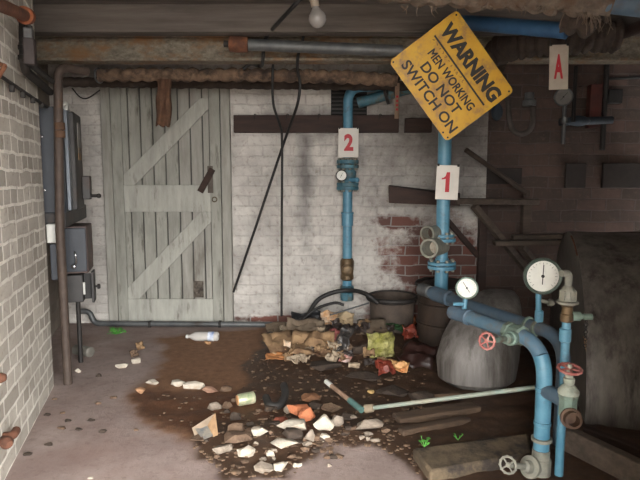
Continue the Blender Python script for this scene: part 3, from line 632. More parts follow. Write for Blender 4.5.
# sign plates 1 and 2
def plate_sign(name, body, x0, y0, x1, y1, Y, label, cat, mat, ink, tb, tilt=0, group=None):
    c = P((x0+x1)/2, (y0+y1)/2, Y); w = (x1-x0)/F*Y; h = (y1-y0)/F*Y
    R = V((math.cos(tilt), 0, -math.sin(tilt))); U = V((math.sin(tilt), 0, math.cos(tilt)))
    t = thing(name, c-U*h/2, label, cat, group)
    MB().box(c, (w, .005, h), (R, V((0,1,0)), U)).build('plate', mat, t, bevel=.0015)
    mb = MB(); o = c-V((0,.0026,0))+R*(-w/2+w*tb[0])+U*(-h/2+h*tb[2])
    
    if body == '1':
        g = [(.0,.70),(.18,.72),(.36,.80),(.46,1),(.78,1),(.78,0),(.38,0),(.38,.66),(.0,.62)]
        mb.bm.faces.new([mb.bm.verts.new(o+R*w*(tb[1]-tb[0])*x+U*h*(tb[3]-tb[2])*y-V((0,.0006,0))) for x, y in g])
    else: text_mesh(mb, body, o, R, U, w*(tb[1]-tb[0]), h*(tb[3]-tb[2]), .045)
    mb.build('numeral' if body in '12' else 'letter', ink, t, smooth=False)
    mb = MB()
    for a in (-.44, .44): mb.box(c+R*w*a+U*h*.5-V((0,.002,0)), (.012, .008, .014))
    mb.build('clip', BLACKIRON, t); return t, c, R, U, w, h
plate_sign('number_sign', '2', 338.5, 128.5, 358.5, 157, YR-.06, 'white card sign with a red 2, on the pipe against the back wall', 'sign', SIGNW, REDINK, (.28, .74, .22, .80))
plate_sign('number_sign', '1', 436, 165.5, 458.5, 199.5, 3.2, 'white card sign with a red 1, on the blue pipe below the yellow warning', 'sign', SIGNW, REDINK, (.24, .70, .22, .80), .035)
t, c, R, U, w, h = plate_sign('letter_tag', 'A', 549.5, 46, 568, 88.5, 3.0, 'stained beige tag with a red A, hung by wires at top right', 'sign', TAGW, REDINK, (.24, .72, .24, .79), -.03)
mb = MB()
for a in (-.42, .38): mb.tube([c+R*w*a+U*h*.5, c+R*w*a+U*(h*.5+.1)+V((0,.06,0))], .0025, 6)
mb.build('hanging_wire', BLACKIRON, t)

# riser 1
YR1 = 3.3; x1 = P(443, 215, YR1).x; z1 = lambda y: P(443, y, YR1).z
t = thing('blue_pipe', (x1, YR1, z1(296)), 'blue vertical pipe carrying sign 1, with a flanged valve, behind the warning sign', 'pipe')
bb_ = bend([(x1, YR1, z1(236)), (x1, YR1, z1(21)), P(567, 31, 2.85)], .12, 8)
MB().tube(bb_[:3], .039, 22).build('upper_tube', BLUE, t); MB().tube(bb_[2:], .0392, 22).build('overhead_tube', M('shaded_blue_paint', (40, 78, 116), (56, 94, 130), 9, .45, 0, .2, (52, 60, 70), .38), t)  # overhead run of the same pipe in darker blue, shade put into the colour
MB().tube([(x1, YR1, z1(292)), (x1, YR1, z1(258))], .04, 22).build('lower_tube', BLUE, t)
MB().lathe((x1, YR1, z1(268)), (0,0,1), [(0,.05),(.02,.04),(.06,.034),(.12,.034),(.16,.04),(.19,.05)], 22).build('valve_body', BLUE, t)
flange(t, (x1, YR1, z1(241.5)), (0,0,1), .078, .022, BLUE); flange(t, (x1, YR1, z1(237)), (0,0,1), .07, .018, BLUE)
flange(t, (x1, YR1, z1(269)), (0,0,1), .083, .024, BLUE); flange(t, (x1, YR1, z1(264.5)), (0,0,1), .083, .02, BLUE)
def port(parent, base, mouth, R, mat, name, plug=None):
    base, mouth = V(base), V(mouth); d = (mouth-base).normalized(); L_ = (mouth-base).length
    p_ = MB().lathe(base, d, [(0,R*.86),(L_*.75,R*.9),(L_*.78,R),(L_,R),(L_+.001,R*.78),(L_*.4,R*.74)], 26).build(name, mat, parent)
    if plug: MB().lathe(base+d*L_*.42, d, [(0,R*.72),(.008,R*.72),(.016,R*.4)], 20).build('plug', plug, p_)
port(t, (x1, YR1, z1(246)), P(429, 248.5, YR1-.15), .056, GREYCAST, 'outlet', ST_W)
port(t, (x1-.02, YR1+.02, z1(232)), P(427, 234, YR1-.08), .047, GREYCAST, 'capped_branch', BROWNPIPE)

# yellow warning sign
SY = 2.86
TL, TR, BL, BR = [P(x, y, SY) for x, y in ((454, 9.5), (514, 88), (391.5, 62), (446.5, 145))]
cen = (TL+TR+BL+BR)/4; R = ((TR-TL)+(BR-BL)).normalized(); U = ((TL-BL)+(TR-BR)).normalized(); U = (U-R*U.dot(R)).normalized(); N = R.cross(U)
w = ((TR-TL).length+(BR-BL).length)/2; h = ((TL-BL).length+(TR-BR).length)/2
t = thing('warning_sign', cen, 'worn yellow warning plate hanging askew as a diamond, black lettering', 'sign')
bm = bmesh.new(); cr = .05
outl = []
for sx, sy in ((-1,-1),(1,-1),(1,1),(-1,1)):
    for k_ in range(5):
        a = math.atan2(sy, sx)-math.pi/4+k_*math.pi/8; q_ = .022
        outl.append(cen+R*(sx*(w/2-q_)+math.cos(a)*q_)+U*(sy*(h/2-q_)+math.sin(a)*q_))
v1 = [bm.verts.new(p-N*.002) for p in outl]; v2 = [bm.verts.new(p+N*.002) for p in outl]
bm.faces.new(v1[::-1]); bm.faces.new(v2)
for i in range(len(outl)): j = (i+1) % len(outl); bm.faces.new((v1[i], v1[j], v2[j], v2[i]))
mb = MB(); mb.bm.free(); mb.bm = bm; pl = mb.build('plate', YELLOW, t)
O = cen-R*w/2+U*h/2+N*.0022
def uv_(u, v): return O+R*w*u-U*h*v
mb = MB()
def line(body, u0, u1, v0, v1, bold):
    for i, (a, b_) in enumerate(((0, 0),) if bold else ((-1, -1), (1, -1), (1, 1), (-1, 1))):
        text_mesh(mb, body, uv_(u0, v1)+R*a*.0013+U*b_*.0013, R, U, w*(u1-u0), h*(v1-v0), bold, .0006+.00008*i)
line('WARNING', .055, .955, .125, .315, .05); line('MEN WORKING', .17, .885, .475, .575, 0); line('DO NOT', .23, .83, .62, .745, .022); line('SWITCH ON', .10, .955, .785, .915, .022)
mb.beam(uv_(.07, .385)+N*.0006, uv_(.93, .385)+N*.0006, .009, .0008, N); mb.build('lettering', INK, t, smooth=False)
mb = MB(); random.seed(3)
for k_ in range(11):
    u = .10+k_*.05; q = [uv_(u+random.uniform(-.01,.02), .408+random.uniform(0,.03))+N*.0006 for _ in range(4)]
    mb.tube(spl(q, 3), .0016, 5)
mb.build('scrawl', INKFADE, t, label='faded handwritten scrawl, illegible')
mb = MB()
for u, v in ((.04, .04), (.97, .05), (.03, .96), (.97, .96), (.90, .97)): mb.lathe(uv_(u, v), N, [(0,.005),(.001,.005)], 12)
mb.build('fixing_hole', INK, t)
MB().tube(spl([uv_(.04, .04), uv_(.0, -.03)+V((0,.02,.02)), P(452, 0, 2.72)], 5), .003, 6).build('hanging_wire', BLACKIRON, t)

# big overhead lagging, top right
t = thing('lagged_pipe', P(520, 0, 2.6), 'thick pale ragged lagging on the pipe across the top right corner', 'pipe')
lag([P(352, -17, 2.75), P(480, -6, 2.68), P(560, -3, 2.62), P(612, 2, 2.57)], .066, .085, .22, rag=.3).build('lagging', LAGPALE, t)
MB().tube([P(606, 2, 2.57), P(700, 12, 2.5)], .047, 18).build('bare_tube', BLUEDK, t, label='bare blue end of the pipe')
mb = MB(); random.seed(11)
for k_ in range(46):
    x = random.choice((random.gauss(598, 12), random.gauss(588, 8), random.uniform(400, 560))); y0_ = 10 if x < 560 else 16; a = P(x, y0_-4, 2.58); ln = random.uniform(.03, .10) if x > 560 else random.uniform(.02, .05)
    b_ = a+V((random.uniform(-.03,.03), random.uniform(-.02,.02), -ln)); mb.tube(spl([a, a.lerp(b_, .5)+V((random.uniform(-.015,.015),0,0)), b_], 3), lambda u, an: .004*(1-.7*u), 5)
mb.build('frayed_strands', LAGPALE, t, kind='stuff')
lag([P(566, 18, 2.7), P(580, 22, 2.66), P(592, 30, 2.63)], .05, .06, .3, rag=.5).build('torn_sleeve', LAGDK, t)
t = lag([P(486, 70, 3.7), P(496, 54, 3.6), P(512, 44, 3.5), P(545, 40, 3.4), P(620, 36, 3.3)], .085, .05, .22, rag=.2).build('lagged_pipe', LAGDK, None, 'dark ribbed lagged pipe bending under the blue overhead pipe, right of the sign', 'pipe')
MB().tube([P(555, 58, 4.2), P(680, 12, 2.9)], .035, 14).build('ceiling_pipe', DARKWOOD, None, 'dark pipe slanting along the ceiling at the far right', 'pipe')

# ------------------------------------------------------------------ dark right side: timbers and fittings on the rear wall
YA = YB+.14
t = thing('timber_shelf', P(460, 205, 4.2), 'old timber shelf board on slanting struts, on the brick wall behind sign 1', 'shelf')
mb = MB(); a, c = P(389, 194, 4.24), P(531, 203, 4.4)
mb.hexa([P(389, 203, 4.1), P(460, 206, 4.1), P(460, 204, 4.36), P(389, 198, 4.36), P(388.5, 186, 4.1), P(460, 196, 4.1), P(460, 193, 4.36), P(389, 185, 4.36)])
mb.build('board', DARKWOOD, t, bevel=.004)
mb = MB(); mb.beam(P(452, 201, 4.14), P(534, 202, 4.5), .12, .045); mb.build('board', GREYWOOD, t, bevel=.005)
MB().beam(P(474, 206, 4.2), P(527, 270, 4.45), .05, .045).build('strut', GREYWOOD, t, bevel=.003)
MB().beam(P(440, 212, 4.3), P(478, 256, YB-.02), .03, .04).build('strut', DARKWOOD, t, bevel=.003)
pxbox(MB(), 479, 205, 487, 296, YB-.06, .06).build('post', DARKWOOD, t, bevel=.004)
pxbox(MB(), 523, 205, 531, 240, YA-.08, .07).build('hanger', GREYWOOD, t, bevel=.004)
pxbox(MB(), 458, 168, 522, 184, YA-.06, .06).build('wall_plank', M('black_plank', (62, 55, 52), (48, 44, 43), 6, .9, 0, .3), None, 'black plank fixed to the brick wall above the timber shelf', 'plank', bevel=.004)
MB().tube([P(466, 150, 4.0), P(527, 193, 4.25)], .018, 12).lathe(P(527, 190, 4.25), (0,0,-1), [(0,.024),(.05,.024)], 12).build('iron_pole', BROWNPIPE, None, 'slanting iron pole resting on the timber shelf below the yellow sign', 'pole')
t = thing('timber_rail', P(570, 242, 3.9), 'long pale-edged timber rail on the wall above the big dark guard', 'rail')
MB().beam(P(494, 243, 4.0), P(700, 240, 3.9), .1, .035).build('board', GREYWOOD, t, bevel=.004)
MB().beam(P(512, 237, 4.06), P(720, 232, 3.96), .09, .03).build('board', GREYWOOD, t, bevel=.004)
MB().beam(P(521, 246, 4.05), P(556, 290, 4.3), .05, .04).build('strut', GREYWOOD, t, bevel=.003)
for i, (x0, x1_) in enumerate(((566, 586), (603, 660))):
    pxbox(MB(), x0, 163, x1_, 188, YA-.03, .03).build('wall_plank', MC['black_plank'], None, ('short', 'long')[i]+' black plank let into the brick wall '+('right of the slanting pole', 'at the right edge')[i], 'plank', bevel=.004)
t = thing('hanging_hose', P(518, 134, 4.3), 'grey hose hanging in a loop on the dark wall, right of the yellow sign', 'hose')
MB().tube(spl([P(508, 98, 4.45), P(509, 116, 4.4), P(513, 130, 4.38), P(522, 134, 4.38), P(531, 128, 4.38), P(533, 112, 4.4), P(531, 98, 4.45)], 6), .02, 12).build('tube', M('grey_hose', (92, 86, 80), (70, 64, 60), 12, .7, 0, .2), t)
MB().lathe(P(529, 106, 4.4), (0,0,1), [(0,.03),(.0,.05),(.04,.05),(.05,.035),(.1,.035)], 18).build('hose_cap', GREYPIPE, t)
t = thing('pressure_gauge', P(564, 105, 3.9), 'dim round gauge on a stem below the A tag', 'gauge')
gauge(t, P(563.5, 97, 3.9), (-.35, -1, 0), .062, GREYPIPE, .7, M('dirty_dial', (112, 110, 106), (96, 94, 90), 14, .5, 0, 0)); a = P(565, 100, 3.94)
MB().tube([a, a-V((0,0,.3))], .014, 10).lathe(a-V((0,0,.16)), (0,0,1), [(0,.014),(.005,.026),(.04,.026),(.045,.014)], 8).build('stem', GREYPIPE, t)
mb = MB(); a = P(576, 66, 4.3); mb.tube([a, V((a.x, a.y, P(576, 122, 4.3).z))], .014, 10); mb.build('conduit', BLACK, None, 'thin black conduit right of the dim gauge on the rear wall', 'pipe')
pxbox(MB(), 590, 84, 602, 128, YA-.07, .07).build('red_box', M('dull_red_enamel', (84, 38, 32), (62, 32, 28), 10, .6, 0, .2), None, 'dull red box on the dark brick wall at the right', 'box', bevel=.006)
t = thing('cable_box', P(616, 105, YA-.07), 'black box with a conduit on the dark wall at the far right', 'box')
pxbox(MB(), 609, 89, 623, 103, YA-.07, .07).build('box', BLACK, t, bevel=.005)
mb = MB(); a = P(607, 62, YA-.05); mb.tube([a, V((a.x, a.y, P(607, 150, YA-.05).z))], .02, 10); mb.tube([P(607, 79, YA-.05), P(690, 75, YA-.05)], .011, 8); mb.build('conduit', BLACK, t)
MB().sph(P(497, 112, 4.3), .045, (1, .8, 1.5)).lathe(P(497, 106, 4.3), (0,0,1), [(0,.02),(.2,.02)], 10).build('blue_valve', M('sooty_blue', (50, 62, 74), (42, 50, 58), 12, .6, 0, .3), None, 'dim blue valve on the wall just right of the yellow sign', 'valve')
MB().sph(P(578, 121, 4.35), .06, (1.6, .8, .7)).tube([P(560, 122, 4.4), P(612, 120, 4.4)], .03, 12).build('dark_valve', MC['sooty_blue'], None, 'dim blue-black pipe fitting low on the wall under the gauge stem', 'valve')

# guards, barrel, drums
R_ = .85; fp = G(585, 424, z=0); axd = V((.29, .957, 0)).normalized(); ctr = fp+axd*R_; lat = V((axd.y, -axd.x, 0))
t = thing('wheel_guard', ctr, 'big dark arched sheet-metal guard against the right edge of the picture', 'guard')
def arc(o, rr, n=28): return [o+axd*(-math.cos(math.pi*k_/n)*rr)+V((0,0,math.sin(math.pi*k_/n)*rr*.99)) for k_ in range(n+1)]
mb = MB(); bm = mb.bm; A1 = [bm.verts.new(p) for p in arc(ctr, R_)]; A2 = [bm.verts.new(p) for p in arc(ctr+lat*1.1, R_)]
for i in range(28): bm.faces.new((A1[i], A1[i+1], A2[i+1], A2[i]))
bm.faces.new(A2)
mb.build('curved_sheet', GUARD, t)
mb = MB(); bm = mb.bm; A1 = [bm.verts.new(p) for p in arc(ctr, R_-.004)]; A3 = [bm.verts.new(p) for p in arc(ctr+lat*.012, R_-.004)]
bm.faces.new(A1); bm.faces.new(A3[::-1])
for i in range(28): bm.faces.new((A1[i], A1[i+1], A3[i+1], A3[i]))
mb.build('side_plate', M('side_sheet', (120, 116, 111), (96, 92, 88), 5, .6, .2, .2), t)
mb = MB(); aa = arc(ctr-lat*.004, R_-.012)
mb.tube(aa[10:14], .005, 8); mb.build('edge_strip', RUST, t)
hg = thing('hanging_chain', P(585, 352, 2.5), 'small triangular pale tag on a chain hanging in front of the big guard', 'tag')
mb = MB(); ca = P(586.5, 318, 2.45)
for k_ in range(9): mb.torus(ca-V((0,0,.016*k_)), (1,0,0) if k_ % 2 else (0,1,0), .008, .002, 10, 5)
mb.build('chain', BLACKIRON, hg)
mb = MB(); q = [P(583, 336, 2.45), P(587, 340, 2.45), P(586, 352, 2.45)]; v_ = [[mb.bm.verts.new(p+V((0,d_,0))) for p in q] for d_ in (0, .004)]
mb.bm.faces.new(v_[0]); mb.bm.faces.new(v_[1][::-1])
for i in range(3): j = (i+1)%3; mb.bm.faces.new((v_[0][i], v_[0][j], v_[1][j], v_[1][i]))
mb.build('tag_plate', CARD, hg)

t = thing('barrel', G(478, 386), 'pale grey streaked barrel leaning under the blue pipes', 'barrel')
secs = [(391, 447, 506), (384, 438, 514), (365, 436.5, 517.5), (345, 442, 519.5), (330, 449, 520.5), (318, 456, 520.5), (308, 464, 520), (299, 474, 518), (293, 483, 514)]
mb = MB(); rings = []
for i, (py, xa, xb) in enumerate(secs):
    Yc = 3.1+.24*(i/8)**2; a, b_ = P(xa, py, Yc), P(xb, py, Yc); cx = (a.x+b_.x)/2; rr = (b_.x-a.x)/2; zz = [0., .035, .1, .19, .285, .36, .40, .432, .45][i]; zz = max(0, P(478, py, Yc-rr*.55).z) if i else 0
    zz = max(zz, .012*i); rings.append([mb.bm.verts.new((cx+math.cos(2*math.pi*k_/40)*rr, Yc+math.sin(2*math.pi*k_/40)*rr*.8, zz)) for k_ in range(40)])
for i in range(len(rings)-1):
    for k_ in range(40): mb.bm.faces.new((rings[i][k_], rings[i][(k_+1)%40], rings[i+1][(k_+1)%40], rings[i+1][k_]))
mb.bm.faces.new(rings[0][::-1]); mb.bm.faces.new(rings[-1])
mb.build('shell', BARREL, t)
c0 = P(489, 294.5, 3.2); 
t = thing('oil_drum', G(440, 352, z=0), 'brown-black stained drum behind the pipe joint, left of the grey barrel', 'drum')
YD = 3.86; xd = P(444, 320, YD).x; zd = P(444, 284, YD).z
MB().lathe((xd, YD, 0), (0,0,1), [(0,.185),(.01,.192),(.02,.188),(zd*.35,.186),(zd*.36,.196),(zd*.38,.196),(zd*.39,.186),(zd*.68,.186),(zd*.69,.196),(zd*.71,.196),(zd*.72,.186),(zd-.01,.19),(zd,.192)], 36).build('body', DRUM, t)
mb = MB(); mb.torus((xd, YD, zd), (0,0,1), .195, .014, 36, 8); mb.sph((xd+.01, YD-.02, zd), .17, (1.05, 1, .2), 3)
for v in mb.bm.verts: v.co += noise.noise_vector(v.co*16)*.014
mb.build('crumpled_top', BLACKIRON, t, label='black crumpled top')
t = thing('bucket', G(391, 330), 'dark bucket with a thick rim beside the drum, behind the rubbish', 'bucket')
YK = 4.12; xk = P(392, 310, YK).x; zk = P(392, 296, YK).z; z0k = .02
MB().lathe((xk, YK, z0k), (0,0,1), [(0,.15),(.005,.155),(zk-z0k-.05,.168),(zk-z0k,.172),(zk-z0k,.155),(zk-z0k-.08,.15)], 32).build('body', M('muddy_bucket', (92, 80, 70), (66, 56, 50), 8, .8, 0, .3), t)
MB().torus((xk, YK, zk-.01), (0,0,1), .178, .02, 32, 8).build('rim', BLACKIRON, t)
pipe('hose', BLACK, spl([P(306, 318, 4.15), P(318, 300, 4.14), P(335, 292, 4.13), P(352, 290.5, 4.1), P(366, 294, 3.92), P(378, 303, 3.9)], 8), .016, 'black hose arching past the foot of pipe 2', 'hose', .02)
pipe('hose', BLACK, spl([P(296, 326, 4.0), P(314, 310, 4.05), P(334, 303, 4.1), P(344, 305, 4.1)], 8), .011, 'thin dark hose curling below the arching one', 'hose', .02)
MB().tube([P(330, 315, 4.0), P(369, 303, 3.93)], .006, 8).build('thin_rod', GREYPIPE, None, 'thin pale rod lying across the rubbish below pipe 2', 'rod')

# ------------------------------------------------------------------ pipe A (rear horizontal run) and pipe B (front run)
def handwheel(parent, c, ax, R, mat, spokes=5, name='handwheel'):
    ax = V(ax).normalized(); N = ax.orthogonal().normalized(); B = ax.cross(N); mb = MB()
    mb.lathe(c, ax, [(R*.15*math.sin(2*math.pi*k_/8), R+R*.15*math.cos(2*math.pi*k_/8)) for k_ in range(8)], 30, True)
    for k_ in range(12):
        a = 2*math.pi*k_/12; mb.sph(V(c)+(N*math.cos(a)+B*math.sin(a))*R*1.06, R*.17, sub=1)
    for k_ in range(spokes):
        a = 2*math.pi*k_/spokes; mb.tube([V(c), V(c)+(N*math.cos(a)+B*math.sin(a))*R], R*.11, 8)
    mb.lathe(V(c)-ax*R*.16, ax, [(0,R*.25),(R*.32,R*.25)], 12); return mb.build(name, mat, parent)
t = thing('blue_pipe', P(500, 320, 2.8), 'rear grey-blue pipe run from the foot of pipe 1, with the large dial gauge', 'pipe')
A0, A3_ = P(421, 289, 3.36), P(565, 337, 2.35)
aend = V((A3_.x, A3_.y, 0))
MB().tube(bend([A0, A3_, aend], .13, 10), .030, 22).build('tube', BLUEDK, t)
dA = (A3_-A0).normalized()
def along(px):   # point of pipe A nearest picture column px
    lo, hi = 0., 1.
    for _ in range(30):
        m_ = (lo+hi)/2; p = A0.lerp(A3_, m_)
        if 320+F*p.x/((p.y)*CP-(p.z-CAMZ)*SP) < px: lo = m_
        else: hi = m_
    return p
MB().lathe(along(418), dA, [(0,.025),(.004,.038),(.10,.038),(.104,.03)], 24).build('end_cap', GREYPIPE, t)
MB().lathe(along(434), dA, [(0,.035),(.004,.043),(.15,.043),(.154,.032)], 24).build('tee', BLUEDK, t)
for x in (527, 536): MB().lathe(along(x), dA, [(0,.03),(.003,.038),(.014,.038),(.017,.03)], 24).build('collar', GREENCAST, t)
ga = along(538.5); gz = P(537, 278, ga.y-.0).z; gc = V((ga.x, ga.y, P(538.5, 274.5, ga.y).z))
gc.x = P(539, 275, ga.y).x
gauge(t, gc-V((0,.04,0)), (-.12, -1, 0), .082, M('dark_green_rim', (62, 78, 70), (84, 94, 86), 14, .4, .2, .2, (120, 120, 110), .36), .03)
MB().tube([ga, gc-V((0,0,.06))], .0125, 12).lathe(ga+V((0,0,.03)), (0,0,1), [(0,.014),(.004,.019),(.05,.019),(.054,.014)], 10).build('gauge_stem', BLUE, t)
a = ga.lerp(gc, .52); MB().tube([a, a+V((.05, 0, -.01))], .009, 10).lathe(a+V((.04,0,-.008)), (1,0,-.2), [(0,.008),(.005,.017),(.02,.017),(.03,.01)], 10).build('drain_cock', GREYCAST, t)
a = ga.lerp(gc, .72); MB().tube([a-V((.03,0,0)), a+V((.02,0,0))], .008, 8).build('tap_key', GREYCAST, t)

t = thing('blue_pipe', G(544, 474), 'front blue pipe bending down to the floor, with red and grey handwheels', 'pipe')
B0, B1 = P(456, 313, 2.62), P(546, 344, 2.1); 
bend_ = [B0, B1, V((B1.x, B1.y, 0.012))]
bb_ = bend(bend_, .15, 10); MB().tube(bb_[:8], .030, 24).build('tube', BLUEMID, t); MB().tube(bb_[7:], .0302, 24).build('drop_tube', BLUE, t)
dB = (B1-B0).normalized()
MB().lathe(B0-dB*.03, dB, [(0,.025),(.004,.035),(.05,.035),(.054,.032),(.11,.032),(.114,.037),(.13,.037),(.134,.03)], 24).build('tee', BLUEDK, t)
sg = P(467, 288, 2.56); sb = B0.lerp(B1, .1)
gauge(t, sg, (-.35, -1, .12), .052, GREENCAST, -.6); MB().tube([sb, sg+V((.005,.03,-.02))], .012, 10).tube([sb+V((-.05,-.0,.055)), sb+V((.0,0,.055))], .009, 8).build('gauge_stem', BLUE, t)
# in-line valve with red wheel toward viewer
vb = B0.lerp(B1, .70); MB().lathe(vb-dB*.045, dB, [(0,.03),(.004,.041),(.025,.041),(.03,.036),(.06,.036),(.065,.041),(.09,.041),(.094,.03)], 8).build('union', GREENCAST, t)
wc = P(487, 341, 2.06); vb2 = vb+V((-.01,-.03,-.01))
dw = (wc-vb2).normalized()
MB().lathe(vb2, dw, [(0,.03),(.05,.03),(.055,.024),(.08,.022),(.09,.012),((wc-vb2).length,.010)], 16).build('bonnet', GREENCAST, t)
handwheel(t, wc, dw, .03, REDWHEEL)
# collars on drop
zB = lambda y: P(545, y, 2.1).z
for y0_, mt in ((439, GREYCAST), (389, BLUE), (423, BLUE)): MB().lathe((B1.x, B1.y, zB(y0_)-.008), (0,0,1), [(0,.03),(.002,.039 if mt is GREYCAST else .033),(.014,.039 if mt is GREYCAST else .033),(.016,.03)], 26).build('collar', mt, t)
MB().lathe((B1.x, B1.y, .005), (0,0,1), [(0,.04),(.06,.04),(.066,.034),(.1,.034)], 24).build('base_fitting', GREYCAST, t)
# bottom valve
bv = V((B1.x, B1.y, zB(468))); wl = P(508, 465, 2.0); d = (wl-bv).normalized(); LL = (wl-bv).length
MB().lathe(bv+d*.03, d, [(0,.028),(.025,.03),(.028,.043),(.042,.043),(.046,.026),(.07,.022),(.075,.012),(LL-.03,.010)], 24).build('bottom_valve', GREYCAST, t)
handwheel(t, wl, d+V((0,-.5,0)), .03, GREYCAST, 4)
# gate valve with red wheel on side
gv = P(568, 402, 1.97)
MB().tube([V((B1.x, B1.y, gv.z-.005)), gv], .028, 20).build('side_branch', BLUEDK, t)
mb = MB(); mb.lathe(gv-V((0,0,.055)), (0,0,1), [(0,.025),(.005,.033),(.07,.033),(.075,.036),(.085,.036),(.09,.033)], 8); gb = mb.build('gate_valve', GREENCAST, t)
MB().lathe(gv+V((0,0,.032)), (0,0,1), [(0,.037),(.012,.037),(.028,.025),(.036,.017),(.045,.02),(.058,.02),(.062,.013),(.075,.016),(.085,.010),(.11,.007)], 20).build('bonnet', M('pale_casting', (176, 182, 168), (140, 146, 134), 18, .6, .1, .3, (120, 96, 72), .34), gb)
handwheel(gb, gv+V((0,0,.125)), (0,-.18,1), .038, REDWHEEL)
mo = P(574, 421, 1.90); a = gv-V((0,0,.05)); d = (mo-a).normalized(); LL = (mo-a).length
MB().lathe(a, d, [(0,.028),(LL*.45,.028),(LL*.46,.037),(LL*.6,.037),(LL*.62,.029),(LL,.029),(LL+.001,.021),(LL*.5,.02)], 24).build('outlet', M('brown_brass_outlet', (94, 72, 56), (72, 54, 44), 16, .6, .3, .3), gb)

# thin pipe with air valve
t = thing('air_valve_pipe', G(557, 474), 'thin blue pipe topped by a domed air valve, right of the big gauge', 'pipe')
YT = 2.075; xt = P(566, 330, YT).x; zT = lambda y: P(566, y, YT).z; xt0 = P(559, 470, YT).x
MB().tube([(xt0, YT, .012), (xt, YT, zT(318))], .0165, 16).build('tube', BLUE, t)
MB().lathe((xt-.002, YT, zT(342)), (0,0,1), [(0,.016),(.004,.022),(.05,.022),(.054,.016)], 14).build('sleeve', BLUE, t)
MB().lathe((xt, YT, zT(322)), (0,0,1), [(0,.018),(.004,.024),(.03,.024),(.034,.02),(.06,.02),(.064,.024),(.08,.024)], 14).build('fitting', BRASS, t)
MB().lathe((xt, YT, zT(304)), (0,0,1), [(-.006,.018),(0,.033),(.003,.040),(.010,.040),(.014,.031),(.03,.030),(.05,.027),(.065,.019),(.072,.013),(.10,.013)], 28).build('dome_valve', GREYCAST, t)
mb = MB()
for k_ in range(8):
    a = 2*math.pi*k_/8; mb.box((xt+math.cos(a)*.029, YT+math.sin(a)*.029, zT(304)+.034), (.006, .006, .035))
mb.build('dome_ribs', GREYCAST, t)
tz = zT(276); MB().tube(bend([(xt, YT, tz-.03), (xt, YT, tz+.012), (xt-.032, YT-.01, tz+.012)], .025, 6), .0135, 14).build('vent_elbow', GREYCAST, t)
zz = zT(316); MB().tube([(xt, YT, zz), (xt+.06, YT-.01, zz)], .009, 10).lathe((xt+.02, YT, zz), (1,-.15,0), [(0,.012),(.004,.018),(.03,.018),(.034,.01)], 10).lathe((xt+.055, YT-.01, zz), (1,-.1,0), [(0,.012),(.035,.012)], 12).build('side_tap', GREENCAST, t)

# long pale rods on the ground
t = thing('pale_pipe', G(450, 404), 'long pale green pipe slanting across the dirt to the front blue pipe', 'pipe')
a, c = G(370, 413)+V((0,0,.025)), P(541, 386.5, 2.42)
MB().tube([a, c], .0105, 14).build('tube', PALEGR, t)
d = (c-a).normalized(); MB().lathe(a-d*.03, d, [(0,.014),(.004,.022),(.045,.02),(.05,.013)], 16).build('end_fitting', M('pale_end', (176, 160, 136), (140, 124, 104), 14, .7, 0, .2), t)
t = thing('broken_pipe', G(345, 405), 'short broken pipe with a white tip, lying left of the long pale green one', 'pipe')
a, c = G(362, 414)+V((0,0,.02)), G(326, 392)+V((0,0,.06))
MB().tube([a, a.lerp(c, .32)], .016, 12).build('green_sleeve', M('verdigris_sleeve', (96, 132, 126), (80, 108, 104), 12, .6, 0, .2), t)
MB().tube([a.lerp(c, .3), a.lerp(c, .84)], .0125, 12).build('tube', M('mottled_tube', (160, 132, 110), (120, 94, 78), 20, .7, 0, .2), t)
MB().tube([a.lerp(c, .83), c], .0135, 12).build('white_tip', WHITEP, t)

# ------------------------------------------------------------------ front right masonry edges
q = [G(412, 458, z=0), G(528, 442, z=0), G(532, 463, z=0), G(430, 482, z=0)]
mb = MB(); mb.hexa([p-V((0,0,.03)) for p in (q[3], q[2], q[1], q[0])]+[p+V((0,0,.045)) for p in (q[3], q[2], q[1], q[0])])
mb.build('kerb_stone', KERB, None, 'mossy sandstone kerb slab at the bottom of the picture, left of the front blue pipe', 'slab', bevel=.012)
q = [G(398, 428, z=0), G(520, 412, z=0), G(528, 420, z=0), G(402, 440, z=0)]
MB().beam(G(396, 421), G(476, 408), .09, .05).build('rotten_timber', M('rotten_wood', (86, 68, 52), (60, 46, 36), 8, .9, 0, .6, None, .5, (.6, 3, 3)), None, 'split rotten timber lying in the dirt under the long pale green pipe', 'timber', bevel=.008)
MB().beam(G(400, 433), G(468, 420), .05, .035).build('rotten_timber', MC['rotten_wood'], None, 'smaller rotten timber in front of the split one under the pale pipe', 'timber', bevel=.008)
MB().beam(G(566, 449)+V((0,0,.05)), G(650, 492)+V((0,0,.05)), .05, .1).build('timber_kerb', GREYWOOD, None, 'brown timber edge board running off the bottom right corner', 'timber', bevel=.006)
MB().beam(G(584, 440)+V((0,0,.03)), G(690, 482)+V((0,0,.03)), .04, .07).build('timber_kerb', DARKWOOD, None, 'dark timber board behind the brown edge board at bottom right', 'timber', bevel=.006)

